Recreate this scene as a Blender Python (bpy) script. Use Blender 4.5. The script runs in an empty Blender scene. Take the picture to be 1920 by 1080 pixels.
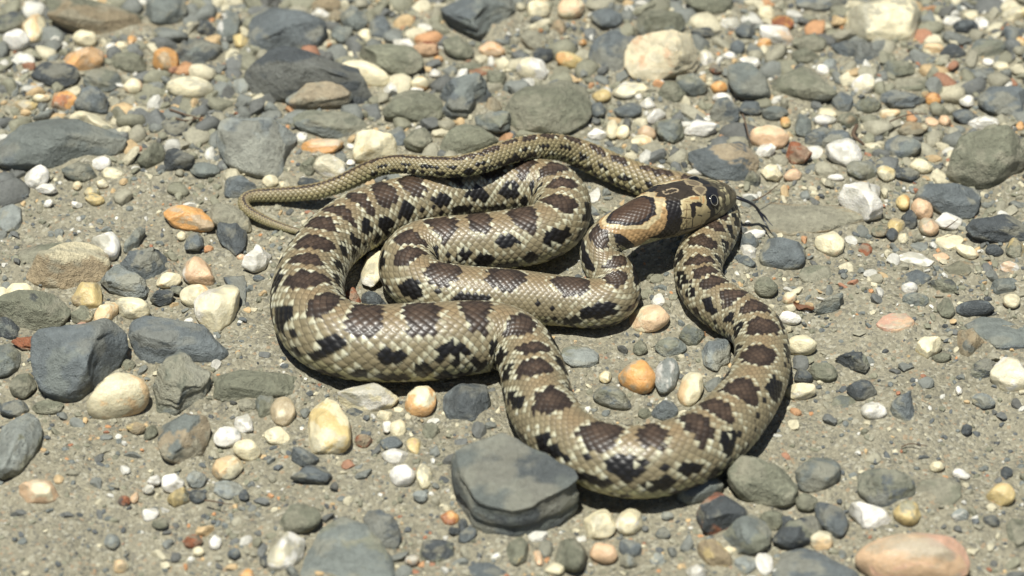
import bpy, bmesh, math, random
import numpy as np
from mathutils import Vector, Matrix

# ------------------------------------------------------------------ camera, sky, sun
# Lengths below are centimetres; CM turns them into Blender metres.
CM = 0.01
ELEV, DIST, PXCM = math.radians(40.0), 110.0, 64.0      # camera pitch, distance, photo pixels per cm at the aim point
FOC = PXCM * DIST                                       # focal length in photo pixels (1920 wide)
scene = bpy.context.scene
COL = scene.collection
cam_d = bpy.data.cameras.new("camera")
cam = bpy.data.objects.new("camera", cam_d)
COL.objects.link(cam)
cam.location = (0, -DIST * math.cos(ELEV) * CM, DIST * math.sin(ELEV) * CM)
cam.rotation_euler = (math.pi / 2 - ELEV, 0, 0)
cam_d.sensor_width = 36.0
cam_d.lens = 36.0 * FOC / 1920.0
cam_d.clip_start, cam_d.clip_end = 0.01, 200.0
cam_d.dof.use_dof = True
cam_d.dof.focus_distance = (DIST - 1.0) * CM
cam_d.dof.aperture_fstop = 11.5
scene.camera = cam

SUN_DIR = Vector((-0.12, -0.20, 1.0)).normalized()      # towards the sun: nearly overhead, a little to the camera's side
sun_el = math.asin(SUN_DIR.z)
sun_az = math.atan2(SUN_DIR.x, SUN_DIR.y)
world = bpy.data.worlds.new("World")
scene.world = world
world.use_nodes = True
wn = world.node_tree
sky = wn.nodes.new("ShaderNodeTexSky")
sky.sky_type = 'NISHITA'
sky.sun_disc = False
sky.sun_elevation = sun_el
sky.sun_rotation = sun_az
wn.nodes["Background"].inputs[1].default_value = 0.05
wn.links.new(sky.outputs[0], wn.nodes["Background"].inputs[0])
sun_d = bpy.data.lights.new("sun", 'SUN')
sun_d.energy = 5.0
sun_d.angle = math.radians(0.55)
sun_d.color = (1.0, 0.98, 0.90)
sun = bpy.data.objects.new("sun", sun_d)
COL.objects.link(sun)
sun.rotation_euler = SUN_DIR.to_track_quat('Z', 'Y').to_euler()
scene.view_settings.view_transform = 'Standard'
scene.view_settings.look = 'None'
scene.view_settings.gamma = 1.0
scene.view_settings.exposure = 0.44
scene.view_settings.use_curve_mapping = False

# ------------------------------------------------------------------ helpers
SE, CE = math.sin(ELEV), math.cos(ELEV)
CPOS = np.array([0.0, -DIST * CE, DIST * SE])
FWD = np.array([0.0, CE, -SE])
UPV = np.array([0.0, SE, CE])

def project(p):
    """Points (n,3) in cm -> photo pixels (n,2) and depth."""
    d = np.asarray(p, float) - CPOS
    dep = d @ FWD
    return np.stack([960 + FOC * d[:, 0] / dep, 540 - FOC * (d @ UPV) / dep], 1), dep

def at(px, py, z=0.0):
    """Where the sight line of a photo pixel meets the level z (cm)."""
    ray = FWD * FOC + np.array([1.0, 0, 0]) * (px - 960) + UPV * (540 - py)
    t = (z - CPOS[2]) / ray[2]
    return CPOS + ray * t

def lin(r, g, b):
    f = lambda c: (c / 255 / 12.92) if c <= 10 else ((c / 255 + 0.055) / 1.055) ** 2.4
    return np.array([f(r), f(g), f(b)])

def alb(r, g, b, k=0.66):
    return lin(r, g, b) * k

def waves(rng, octaves, per=7, base=1.6, gain=0.5, lac=2.1):
    """A smooth random function of 3D position made of random plane waves."""
    K, A, P = [], [], []
    f, a = base, 1.0
    for o in range(octaves):
        for i in range(per):
            v = rng.normal(size=3)
            v /= np.linalg.norm(v)
            K.append(v * f * rng.uniform(.7, 1.4)); A.append(a / math.sqrt(per)); P.append(rng.uniform(0, 6.28))
        f *= lac; a *= gain
    K, A, P = np.array(K), np.array(A), np.array(P)
    def fn(x):
        return np.sin(x @ K.T + P) @ A
    return fn

def mesh_obj(name, verts, faces, mat, colors=None, parent=None, smooth=True, origin=(0, 0, 0)):
    """verts in cm; faces: (n,3) or (n,4) array; colors per vertex, linear."""
    o = np.asarray(origin, float)
    v = (np.asarray(verts, float) - o) * CM
    faces = np.asarray(faces, np.int32)
    me = bpy.data.meshes.new(name)
    n, k = faces.shape
    me.vertices.add(len(v)); me.vertices.foreach_set("co", v.astype(np.float32).ravel())
    me.loops.add(n * k); me.loops.foreach_set("vertex_index", faces.ravel())
    me.polygons.add(n)
    me.polygons.foreach_set("loop_start", np.arange(0, n * k, k, dtype=np.int32))
    me.polygons.foreach_set("loop_total", np.full(n, k, np.int32))
    me.polygons.foreach_set("use_smooth", np.full(n, smooth, bool))
    me.update(calc_edges=True)
    if colors is not None:
        ca = me.color_attributes.new("Col", 'FLOAT_COLOR', 'POINT')
        c4 = np.ones((len(v), 4), np.float32); c4[:, :3] = colors
        ca.data.foreach_set("color", c4.ravel())
    me.materials.append(mat)
    ob = bpy.data.objects.new(name, me)
    COL.objects.link(ob)
    ob.location = tuple(o * CM)
    if parent is not None:
        ob.parent = parent
        ob.location = tuple(np.array(ob.location) - np.array(parent.location))
    return ob

def tag(o, label=None, cat=None, group=None, kind=None):
    if label: o["label"] = label
    if cat: o["category"] = cat
    if group: o["group"] = group
    if kind: o["kind"] = kind
    return o

_ico = {}
def ico(sub):
    if sub not in _ico:
        bm = bmesh.new()
        bmesh.ops.create_icosphere(bm, subdivisions=sub, radius=1.0)
        bm.verts.ensure_lookup_table()
        v = np.array([x.co[:] for x in bm.verts])
        f = np.array([[q.index for q in fc.verts] for fc in bm.faces], np.int32)
        bm.free()
        _ico[sub] = (v / np.linalg.norm(v, axis=1, keepdims=True), f)
    return _ico[sub]

# ------------------------------------------------------------------ materials
def nt(mat):
    mat.use_nodes = True
    t = mat.node_tree
    return t, t.nodes, t.links, t.nodes["Principled BSDF"]

def stone_material(name, rough, fine, amount, bump, speck=0.0, speck_col=(1, 1, 1), spec=0.4, sss=0.0):
    """Attribute colour times fine mottling, with mineral specks and a gritty bump (scales are per metre)."""
    m = bpy.data.materials.new(name)
    t, N, L, P = nt(m)
    at_ = N.new("ShaderNodeAttribute"); at_.attribute_name = "Col"
    tc = N.new("ShaderNodeTexCoord")
    oi = N.new("ShaderNodeObjectInfo")
    off = N.new("ShaderNodeVectorMath"); off.operation = 'ADD'
    L.new(tc.outputs["Object"], off.inputs[0])
    cmb = N.new("ShaderNodeVectorMath"); cmb.operation = 'SCALE'; cmb.inputs[0].default_value = (3.1, 1.7, 2.3)
    L.new(oi.outputs["Random"], cmb.inputs["Scale"]); L.new(cmb.outputs[0], off.inputs[1])
    n1 = N.new("ShaderNodeTexNoise"); n1.inputs["Scale"].default_value = fine; n1.inputs["Detail"].default_value = 6; n1.inputs["Roughness"].default_value = 0.65
    n2 = N.new("ShaderNodeTexNoise"); n2.inputs["Scale"].default_value = fine * 5; n2.inputs["Detail"].default_value = 3
    for n in (n1, n2): L.new(off.outputs[0], n.inputs["Vector"])
    mr = N.new("ShaderNodeMapRange"); mr.inputs[1].default_value = .25; mr.inputs[2].default_value = .75
    mr.inputs[3].default_value = 1 - amount; mr.inputs[4].default_value = 1 + amount
    L.new(n1.outputs[0], mr.inputs[0])
    mx = N.new("ShaderNodeVectorMath"); mx.operation = 'SCALE'
    L.new(at_.outputs["Color"], mx.inputs[0]); L.new(mr.outputs[0], mx.inputs["Scale"])
    # specks
    sp = N.new("ShaderNodeMapRange"); sp.inputs[1].default_value = .60; sp.inputs[2].default_value = .70
    sp.inputs[3].default_value = 0; sp.inputs[4].default_value = speck
    L.new(n2.outputs[0], sp.inputs[0])
    mix = N.new("ShaderNodeMix"); mix.data_type = 'RGBA'
    L.new(sp.outputs[0], mix.inputs["Factor"]); L.new(mx.outputs[0], mix.inputs["A"])
    mix.inputs["B"].default_value = (*speck_col, 1)
    L.new(mix.outputs["Result"], P.inputs["Base Color"])
    P.inputs["Roughness"].default_value = rough
    P.inputs["Specular IOR Level"].default_value = spec
    if sss:
        P.inputs["Subsurface Weight"].default_value = sss
        P.inputs["Subsurface Radius"].default_value = (1.0, .75, .5)
        P.inputs["Subsurface Scale"].default_value = 0.0012
    ad = N.new("ShaderNodeMath"); ad.operation = 'ADD'
    L.new(n1.outputs[0], ad.inputs[0])
    sc = N.new("ShaderNodeMath"); sc.operation = 'MULTIPLY'; sc.inputs[1].default_value = .35
    L.new(n2.outputs[0], sc.inputs[0]); L.new(sc.outputs[0], ad.inputs[1])
    bp = N.new("ShaderNodeBump"); bp.inputs["Strength"].default_value = 1.0; bp.inputs["Distance"].default_value = bump
    L.new(ad.outputs[0], bp.inputs["Height"]); L.new(bp.outputs[0], P.inputs["Normal"])
    return m

M_SLATE = stone_material("slate", .66, 520, .24, .0014, .42, tuple(alb(176, 182, 174)), .4)
M_OLIVE = stone_material("siltstone", .8, 560, .30, .0018, .45, tuple(alb(196, 188, 158)), .3)
M_QUARTZ = stone_material("quartz", .42, 360, .14, .0006, .30, tuple(alb(245, 240, 225)), .5, .15)
M_GRAVEL = stone_material("gravel", .7, 900, .25, .0004, .1, tuple(alb(200, 200, 190)), .4)

def ground_material():
    m = bpy.data.materials.new("silty_sand")
    t, N, L, P = nt(m)
    tc = N.new("ShaderNodeTexCoord")
    def noise(s, d=5, r=.6):
        n = N.new("ShaderNodeTexNoise"); n.inputs["Scale"].default_value = s; n.inputs["Detail"].default_value = d; n.inputs["Roughness"].default_value = r
        L.new(tc.outputs["Object"], n.inputs["Vector"]); return n
    big, mid, fin = noise(28), noise(260, 5, .7), noise(1500, 4, .7)
    r1 = N.new("ShaderNodeValToRGB")
    e = r1.color_ramp.elements
    e[0].position, e[0].color = .30, (*alb(152, 147, 126), 1)
    e[1].position, e[1].color = .70, (*alb(206, 199, 174), 1)
    L.new(big.outputs[0], r1.inputs[0])
    r2 = N.new("ShaderNodeValToRGB")
    e = r2.color_ramp.elements
    e[0].position, e[0].color = .28, (*alb(108, 105, 93), 1)
    e[1].position, e[1].color = .72, (*alb(220, 212, 184), 1)
    L.new(mid.outputs[0], r2.inputs[0])
    mx = N.new("ShaderNodeMix"); mx.data_type = 'RGBA'; mx.inputs["Factor"].default_value = .5
    L.new(r1.outputs[0], mx.inputs["A"]); L.new(r2.outputs[0], mx.inputs["B"])
    # single sand grains of different minerals
    vo = N.new("ShaderNodeTexVoronoi"); vo.inputs["Scale"].default_value = 1100
    L.new(tc.outputs["Object"], vo.inputs["Vector"])
    sep = N.new("ShaderNodeSeparateColor"); L.new(vo.outputs["Color"], sep.inputs[0])
    r3 = N.new("ShaderNodeValToRGB"); r3.color_ramp.interpolation = 'CONSTANT'
    cr = r3.color_ramp
    cols = [(0, (84, 88, 88)), (.14, (143, 138, 117)), (.45, (168, 161, 138)), (.68, (190, 183, 157)), (.86, (222, 218, 196)), (.96, (196, 156, 116))]
    cr.elements[0].position = 0; cr.elements[0].color = (*alb(*cols[0][1]), 1)
    cr.elements[1].position = cols[1][0]; cr.elements[1].color = (*alb(*cols[1][1]), 1)
    for p, c in cols[2:]:
        el = cr.elements.new(p); el.color = (*alb(*c), 1)
    L.new(sep.outputs[0], r3.inputs[0])
    mx2 = N.new("ShaderNodeMix"); mx2.data_type = 'RGBA'; mx2.inputs["Factor"].default_value = .42
    L.new(mx.outputs["Result"], mx2.inputs["A"]); L.new(r3.outputs[0], mx2.inputs["B"])
    L.new(mx2.outputs["Result"], P.inputs["Base Color"])
    P.inputs["Roughness"].default_value = .9
    P.inputs["Specular IOR Level"].default_value = .25
    a1 = N.new("ShaderNodeMath"); a1.operation = 'MULTIPLY_ADD'; a1.inputs[1].default_value = .30
    L.new(fin.outputs[0], a1.inputs[0]); L.new(mid.outputs[0], a1.inputs[2])
    a2 = N.new("ShaderNodeMath"); a2.operation = 'MULTIPLY_ADD'; a2.inputs[1].default_value = -.25
    L.new(vo.outputs["Distance"], a2.inputs[0]); L.new(a1.outputs[0], a2.inputs[2])
    bp = N.new("ShaderNodeBump"); bp.inputs["Strength"].default_value = 1; bp.inputs["Distance"].default_value = .0022
    L.new(a2.outputs[0], bp.inputs["Height"]); L.new(bp.outputs[0], P.inputs["Normal"])
    return m
M_GROUND = ground_material()

def skin_material(name, rough, coat):
    m = bpy.data.materials.new(name)
    t, N, L, P = nt(m)
    a = N.new("ShaderNodeAttribute"); a.attribute_name = "Col"
    tc = N.new("ShaderNodeTexCoord")
    n = N.new("ShaderNodeTexNoise"); n.inputs["Scale"].default_value = 900; n.inputs["Detail"].default_value = 3
    L.new(tc.outputs["Object"], n.inputs["Vector"])
    mr = N.new("ShaderNodeMapRange"); mr.inputs[3].default_value = .84; mr.inputs[4].default_value = 1.16
    L.new(n.outputs[0], mr.inputs[0])
    s = N.new("ShaderNodeVectorMath"); s.operation = 'SCALE'
    L.new(a.outputs["Color"], s.inputs[0]); L.new(mr.outputs[0], s.inputs["Scale"])
    L.new(s.outputs[0], P.inputs["Base Color"])
    P.inputs["Roughness"].default_value = rough
    P.inputs["Specular IOR Level"].default_value = .45
    P.inputs["Coat Weight"].default_value = coat
    P.inputs["Coat Roughness"].default_value = .22
    return m
M_SKIN = skin_material("snake_skin", .45, .10)

def plain(name, col, rough, spec=.5):
    m = bpy.data.materials.new(name)
    t, N, L, P = nt(m)
    tc = N.new("ShaderNodeTexCoord")
    n = N.new("ShaderNodeTexNoise"); n.inputs["Scale"].default_value = 1200
    L.new(tc.outputs["Object"], n.inputs["Vector"])
    mr = N.new("ShaderNodeMapRange"); mr.inputs[3].default_value = .7; mr.inputs[4].default_value = 1.3
    L.new(n.outputs[0], mr.inputs[0])
    s = N.new("ShaderNodeVectorMath"); s.operation = 'SCALE'; s.inputs[0].default_value = tuple(col)
    L.new(mr.outputs[0], s.inputs["Scale"]); L.new(s.outputs[0], P.inputs["Base Color"])
    P.inputs["Roughness"].default_value = rough
    P.inputs["Specular IOR Level"].default_value = spec
    return m
M_EYE = plain("eye_black", (.006, .006, .007), .08, .6)
M_IRIS = plain("iris_rim", alb(165, 160, 145), .5)
M_TONGUE = plain("tongue_black", (.012, .013, .018), .32)
M_TWIG = plain("dry_twig", alb(105, 85, 65), .8)
M_LEAF = plain("dry_leaf", alb(118, 78, 48), .7)

# ------------------------------------------------------------------ ground: one sheet, fine where the camera looks
_gw = waves(np.random.default_rng(5), 3, per=9, base=1.1, gain=.45, lac=2.3)
_gf = waves(np.random.default_rng(6), 3, per=10, base=7.0, gain=.6, lac=1.9)
def ground_z(x, y):
    p = np.stack([x, y, np.zeros_like(x)], 1)
    fall = np.exp(-(np.hypot(x, y) / 120.0) ** 2)
    return (.10 * _gw(p) + .030 * _gf(p)) * fall - .04
def spaced(half, step, far, n_far):
    inner = np.arange(-half, half + step / 2, step)
    out = half + (far - half) * (np.linspace(0, 1, n_far + 1)[1:] ** 3.2)
    return np.concatenate([-out[::-1], inner, out])
gx, gy = spaced(24, .19, 4000, 40), spaced(21, .19, 4000, 40)
XX, YY = np.meshgrid(gx, gy)
gv = np.stack([XX.ravel(), YY.ravel(), ground_z(XX.ravel(), YY.ravel())], 1)
nx, ny = len(gx), len(gy)
idx = np.arange(nx * ny).reshape(ny, nx)
gf = np.stack([idx[:-1, :-1].ravel(), idx[:-1, 1:].ravel(), idx[1:, 1:].ravel(), idx[1:, :-1].ravel()], 1)
ground = mesh_obj("ground", gv, gf, M_GROUND)
tag(ground, "grey-beige silty sand of the gravel bank", None, None, "structure")

# ------------------------------------------------------------------ the snake
# centre line from snout to tail tip: photo x, y, apparent thickness (px), height of the axis (cm)
PATH = [
 (1376,363,12,1.42),(1373,364,28,1.42),(1367,365,40,1.43),(1359,367,50,1.46),(1347,369,61,1.51),(1325,375,75,1.60),(1292,382,89,1.70),(1260,391,95,1.78),
 (1230,402,89,1.84),(1200,415,84,1.88),(1170,428,77,1.88),(1142,441,72,1.80),(1124,463,74,1.58),(1130,492,80,1.25),
 (1150,518,86,.98),(1158,547,91,.82),(1138,566,92,.75),(1100,568,92,.74),(1050,563,92,.74),(990,558,97,.77),(930,554,101,.80),(870,549,104,.82),
 (815,541,106,.83),(775,522,107,.83),(765,492,107,.84),(785,469,107,.84),(825,461,107,.85),(870,457,108,.86),(944,449,110,.86),(1010,437,108,.85),
 (1045,417,106,.84),(1055,386,106,.84),(1040,358,106,.84),(1000,347,103,.82),(940,350,101,.81),(870,358,102,.81),(800,373,105,.83),
 (725,393,109,.87),(662,420,115,.91),(614,458,120,.95),(586,505,125,.99),(576,552,131,1.03),(588,600,138,1.08),(628,630,145,1.13),(690,642,147,1.14),
 (760,641,147,1.14),(830,637,143,1.11),(890,631,134,1.06),(936,630,126,1.0),(972,645,120,.95),(994,678,118,.93),(1004,718,120,.98),
 (1016,762,119,.98),(1046,806,123,1.05),(1094,843,126,1.12),(1156,862,131,1.18),(1222,863,134,1.16),(1290,844,130,1.1),(1350,805,124,1.02),
 (1395,755,116,.95),(1424,702,106,.86),(1430,658,100,.8),(1420,620,96,.78),(1390,594,92,.75),(1352,572,90,.72),(1322,545,88,.7),(1308,510,86,.68),
 (1315,475,86,.67),(1335,443,86,.67),(1346,412,84,.65),(1335,386,78,.62),(1300,366,72,.58),(1255,352,66,.53),(1200,335,58,.50),(1152,316,54,.52),
 (1110,297,53,.66),(1068,281,50,1.0),(1025,274,47,1.5),(980,278,45,1.85),(940,289,43,2.03),(900,304,42,2.1),(858,312,40,2.08),(812,312,38,1.98),
 (762,307,36,1.8),(716,311,35,1.5),(680,325,34,1.1),(645,342,32,.75),(600,357,29,.48),(550,363,27,.32),(500,365,25,.26),(466,367,22,.24),
 (452,378,20,.22),(464,394,19,.2),(492,411,17,.18),(524,424,14,.16),(556,433,11,.14),(585,439,6,.12)]
P3, RR = [], []
for (px, py, d, z) in PATH:
    p = at(px, py, z)
    dep = float((p - CPOS) @ FWD)
    P3.append(p); RR.append(d / 2 * dep / FOC)
P3, RR = np.array(P3), np.array(RR)

def catmull(pts, n=24):
    out = []
    q = np.vstack([2 * pts[0] - pts[1], pts, 2 * pts[-1] - pts[-2]])
    for i in range(1, len(q) - 2):
        p0, p1, p2, p3 = q[i - 1], q[i], q[i + 1], q[i + 2]
        t = np.linspace(0, 1, n, endpoint=False)[:, None]
        out.append(.5 * (2 * p1 + (p2 - p0) * t + (2 * p0 - 5 * p1 + 4 * p2 - p3) * t ** 2 + (3 * p1 - p0 - 3 * p2 + p3) * t ** 3))
    out.append(pts[-1:])
    return np.vstack(out)
c4 = catmull(np.hstack([P3, RR[:, None]]))
s_raw = np.concatenate([[0], np.cumsum(np.linalg.norm(np.diff(c4[:, :3], axis=0), axis=1))])
DS = .02
SS = np.arange(0, s_raw[-1], DS)
c4 = np.stack([np.interp(SS, s_raw, c4[:, k]) for k in range(4)], 1)
def gauss(a, sig):
    n = int(sig * 3 / DS); k = np.exp(-.5 * (np.arange(-n, n + 1) * DS / sig) ** 2); k /= k.sum()
    return np.stack([np.convolve(np.pad(a[:, j], n, mode='reflect', reflect_type='odd'), k, 'valid') for j in range(a.shape[1])], 1)
sm = gauss(c4, .22)
headw = np.clip((SS - 1.2) / 1.0, 0, 1)[:, None]
c4 = np.hstack([c4[:, :3] * (1 - headw) + sm[:, :3] * headw, c4[:, 3:] * (1 - headw) + sm[:, 3:] * headw])
SLEN = SS[-1]
TT = np.gradient(c4[:, :3], axis=0); TT = gauss(TT, .15); TT /= np.linalg.norm(TT, axis=1, keepdims=True)
UP = np.array([0, 0, 1.0])
NN = UP - TT * (TT @ UP)[:, None]; NN /= np.linalg.norm(NN, axis=1, keepdims=True)
BB = np.cross(TT, NN)
def along(arr, s):
    return np.stack([np.interp(s, SS, arr[:, k]) for k in range(arr.shape[1])], 1)
def s_of(px, py, lo=0, hi=None, lift=1.0):
    """The length along the body whose back line passes nearest to a photo point."""
    q, _ = project(c4[:, :3] + NN * c4[:, 3:] * lift)
    d = np.hypot(q[:, 0] - px, q[:, 1] - py)
    d[(SS < lo) | (SS > (hi or SLEN))] = 1e9
    return float(SS[np.argmin(d)])

S_HEAD = s_of(1252, 350, 0, 6)                      # where head plates give way to small neck scales
S_TAIL = s_of(1290, 350, 45)                         # hidden under the head: coarser rows behind here
VENT = math.radians(150)
S_TIP = s_of(700, 316, S_TAIL)
rows_of = lambda s: np.where(s > S_TIP, 11, np.where(s > S_TAIL, 17, 33))
r_s = np.maximum(c4[:, 3], .03)
L_s = 1.55 * r_s * (2 * VENT / rows_of(SS))
L_s = np.where(SS < S_HEAD, L_s[np.searchsorted(SS, S_HEAD)], L_s)
U_s = np.concatenate([[0], np.cumsum(DS / L_s[:-1])])
dens = np.where(SS < S_HEAD + .2, 1 / .022, np.where(SS > S_TAIL, 7.5 / L_s, 6 / L_s))
dens = np.minimum(dens, 60)
cum = np.concatenate([[0], np.cumsum(dens[:-1] * DS)])
NRING = int(cum[-1])
ring_s = np.interp(np.linspace(0, cum[-1], NRING), cum, SS)
NTH = 190
ring_t = np.concatenate([np.linspace(-VENT, VENT, 174), VENT + (2 * math.pi - 2 * VENT) * np.linspace(0, 1, NTH - 174 + 2)[1:-1]])
Sg = np.repeat(ring_s, NTH); Tg = np.tile(ring_t, NRING)
Tg = np.where(Tg > math.pi, Tg - 2 * math.pi, Tg)
rowsg = rows_of(Sg); dth = 2 * VENT / rowsg
rg = np.interp(Sg, SS, c4[:, 3]); rs = rg * dth
WK = VENT / (VENT + .34 * math.sin(VENT))                # rows are narrow along the back and broad on the flanks
warp_t = lambda t: (t + .34 * np.sin(t)) * WK
_tt = np.linspace(-math.pi, math.pi, 721); _ww = warp_t(_tt)
ug = np.interp(Sg, SS, U_s); vg = warp_t(Tg) / dth
best = np.full(len(Sg), 9.0); second = best.copy(); uc = ug.copy(); vc = vg.copy(); du_b = np.zeros_like(ug); dv_b = du_b.copy()
for dj in (-1, 0, 1):
    j = np.round(vg) + dj
    off = .5 * np.mod(j, 2)
    i0 = np.round(ug - off)
    for di in (-1, 0, 1):
        du = ug - off - i0 - di; dv = vg - j
        d = ((1.75 * np.abs(du)) ** 1.35 + np.abs(dv) ** 1.35) ** (1 / 1.35) * .62
        better = d < best
        second = np.where(better, best, np.minimum(second, d))
        uc = np.where(better, i0 + di + off, uc); vc = np.where(better, j, vc)
        du_b = np.where(better, du, du_b); dv_b = np.where(better, dv, dv_b)
        best = np.where(better, d, best)
edge = np.clip((second - best) / .22, 0, 1)              # 0 in the joint between two scales
sc_s = np.interp(uc, U_s, SS); sc_t = np.interp(vc * dth, _ww, _tt)
rnd = lambda a, b, k: np.modf(np.abs(np.sin(a * 12.9898 + b * 78.233 + k * 3.17) * 43758.5453))[0]
R1, R2, R3 = rnd(uc, vc, 0), rnd(uc, vc, 1), rnd(uc, vc, 2)
ventral = np.abs(Tg) > VENT
inhead = np.clip((S_HEAD - Sg) / .25, 0, 1)
# relief: each scale is domed and lifts towards its rear tip
h = rs * (.12 * (1 - (best / .62) ** 2) + .13 * du_b) * edge ** .5 - rs * .06 * (1 - edge)
vs = np.mod(ug, 1.0)
h = h * np.where(Sg > S_TAIL, 1.7, 1.0)
h = np.where(ventral, rs * .10 * (vs - .5), h) * (1 - inhead)
# cross-section: round body with a flattened belly; broad, flat-topped head
head_k = np.clip(1 - (Sg - S_HEAD * .75) / 1.6, 0, 1); head_k = head_k * head_k * (3 - 2 * head_k)
pw = 2 + .9 * head_k
ct, st = np.cos(Tg), np.sin(Tg)
norm = (np.abs(ct) ** pw + np.abs(st) ** pw) ** (-1 / pw)
ax = 1.03 + .10 * head_k; bx_ = .97 - .08 * head_k
cN, cB = ct * norm * bx_, st * norm * ax
cB = cB * (1 - .05 * ct * (1 - head_k))                  # the weight settles: broadest below the middle
cN = np.where(cN < -.80, -.80 + (cN + .80) * .35, cN)
lump = waves(np.random.default_rng(11), 2, per=6, base=1.2)
Pc, Nn, Bb = along(c4[:, :3], Sg), along(NN, Sg), along(BB, Sg)
Nn /= np.linalg.norm(Nn, axis=1, keepdims=True); Bb /= np.linalg.norm(Bb, axis=1, keepdims=True)
# brow ridge over the eye
s_eye = s_of(1337, 348, 0, 4)
brow = .05 * np.exp(-((Sg - s_eye) / .22) ** 2) * np.exp(-((np.abs(Tg) - .82) / .2) ** 2)
rad = rg * (1 + .025 * lump(Pc)) + h + brow
SV = Pc + Nn * (cN * rad)[:, None] + Bb * (cB * rad)[:, None]
r0 = np.arange(NRING - 1)[:, None] * NTH; a0 = np.arange(NTH)[None, :]; a1 = (a0 + 1) % NTH
SF = np.stack([(r0 + a0), (r0 + a1), (r0 + NTH + a1), (r0 + NTH + a0)], 2).reshape(-1, 4)

# ---- pattern -----------------------------------------------------------
C_TAN, C_DARK, C_BLACK, C_CREAM, C_BELLY = alb(148, 136, 106), alb(76, 61, 48), alb(25, 22, 20), alb(226, 222, 190), alb(205, 202, 150)
C_RUST = alb(156, 128, 92)
BACK = [(1112,440,2.5,6.5),(1162,488,3,8),(1160,530,3,10),(1070,537,4,13),(947,519,5,17),(831,506,6,20),(766,478,8,22),(779,451,8,24),(830,431,8,26),(900,418,9,28),
 (982,402,10,30),(1040,372,10,32),(1052,340,10,34),(1033,312,10,36),(982,306,10,38),(920,310,10,40),(850,318,10,40),(770,332,12,42),(712,340,12,44),(662,357,12,44),(625,381,12,46),
 (602,412,14,46),(578,447,14,48),(560,482,16,50),(560,525,16,50),(602,572,16,52),(683,594,18,54),(790,585,20,56),(893,584,20,58),(970,610,22,60),(1003,650,22,62),(993,692,24,64),
 (1040,742,26,66),(1130,800,28,68),(1228,832,30,70),(1312,812,30,72),(1352,770,30,74),(1395,733,30,76),(1438,670,30,78),(1446,607,30,80),(1421,567,30,80),(1380,546,30,82),
 (1337,530,30,82),(1325,507,30,84),(1325,482,30,84),(1345,460,30,86),(1360,436,30,86),(1370,412,30,88),(1360,385,30,90)]
bs = []
lo = 2.5
for (px, py, _a, _b) in BACK:
    s = s_of(px, py, lo, lo + 7)
    bs.append(s); lo = s + .35
s = bs[-1]
while s < S_TAIL + .2:
    s += .9; bs.append(s)
for (px, py) in [(1210,322),(1162,302),(1120,285),(1075,264),(1030,254),(992,257),(958,268),(922,282),(875,296)]:
    bs.append(s_of(px, py, S_TAIL, SLEN))
bs = sorted(bs)
for k in range(40):
    s = bs[-1] + .75
    if s > SLEN - .4: break
    bs.append(s)
bs = np.array(bs)
gap = np.gradient(bs)
brng = np.random.default_rng(3)
hl = np.clip(gap * .315, .20, .62) * brng.uniform(.9, 1.1, len(bs))
ht = np.radians(brng.uniform(36, 43, len(bs)))
tail = bs > S_TAIL
hl = np.where(tail, gap * .40, hl); ht = np.where(tail, np.radians(21.0), ht); hl = np.where(bs > s_of(880, 298, S_TAIL, SLEN), gap * .6, hl); ht = np.where(bs > s_of(880, 298, S_TAIL, SLEN), np.radians(15.0), ht)
jit = (R1 - .5) * .26
warp = waves(np.random.default_rng(31), 2, per=8, base=5.0)(SV)
ps_, pt_ = .32 * Sg + .68 * sc_s + .06 * warp, .32 * Tg + .68 * sc_t + .08 * warp[::-1]
def blotch(s_c, h_l, t_c, h_t, p=2.4, side=True):
    """Smallest normalised distance to a set of spots, and that spot's size in scales."""
    k = np.clip(np.searchsorted(s_c, ps_), 1, len(s_c) - 1)
    v = np.full(len(sc_s), 9.0)
    for kk in (k - 1, k):
        tt = np.abs(pt_) if side else pt_
        q = (np.abs((ps_ - s_c[kk]) / h_l[kk]) ** p + np.abs((tt - t_c[kk]) / h_t[kk]) ** p) ** (1 / p)
        v = np.minimum(v, q)
    return v
vD = blotch(bs, hl, np.radians(brng.uniform(-4, 4, len(bs))), ht, 2.05, False) + jit
mid = (bs[:-1] + bs[1:]) / 2; midg = np.diff(bs)
onl = brng.uniform(0, 1, len(mid)) > .08
tl_m = mid > S_TAIL
l1c = np.radians(brng.uniform(58, 70, len(mid))); l1c = np.where(tl_m, math.radians(60), l1c)
l1h = np.where(onl, midg * brng.uniform(.20, .34, len(mid)), .01)
s_lat_end = s_of(700, 318, S_TAIL, SLEN)
l1h = np.where(mid > s_lat_end, .001, l1h)
l1t = np.radians(brng.uniform(13, 21, len(mid))); l1t = np.where(tl_m, np.radians(11.0), l1t)
vL = blotch(mid, np.maximum(l1h, .001), l1c, l1t, 2.0) + jit * 1.3
l2c = np.radians(brng.uniform(92, 106, len(bs)))
l2h = np.where(bs > s_lat_end, .001, gap * brng.uniform(.14, .30, len(bs)))
l2t = np.radians(brng.uniform(9, 18, len(bs)))
vM = blotch(bs, l2h, l2c, l2t, 2.0) + jit * 1.6
l3h = np.where(mid > s_lat_end, .001, midg * brng.uniform(.16, .32, len(mid)))
vB = blotch(mid, l3h, np.radians(brng.uniform(114, 126, len(mid))), np.radians(brng.uniform(10, 16, len(mid))), 2.0) + jit * 1.6
col = C_TAN[None] * (0.86 + .28 * R2)[:, None] * np.ones((len(Sg), 1))
mixc = lambda a, b, w: a * (1 - w[:, None]) + b * w[:, None]
col = mixc(col, (alb(158, 146, 106))[None] * (.85 + .3 * R2)[:, None], np.clip((Sg - S_TAIL) / 2, 0, 1) * .8)
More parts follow.
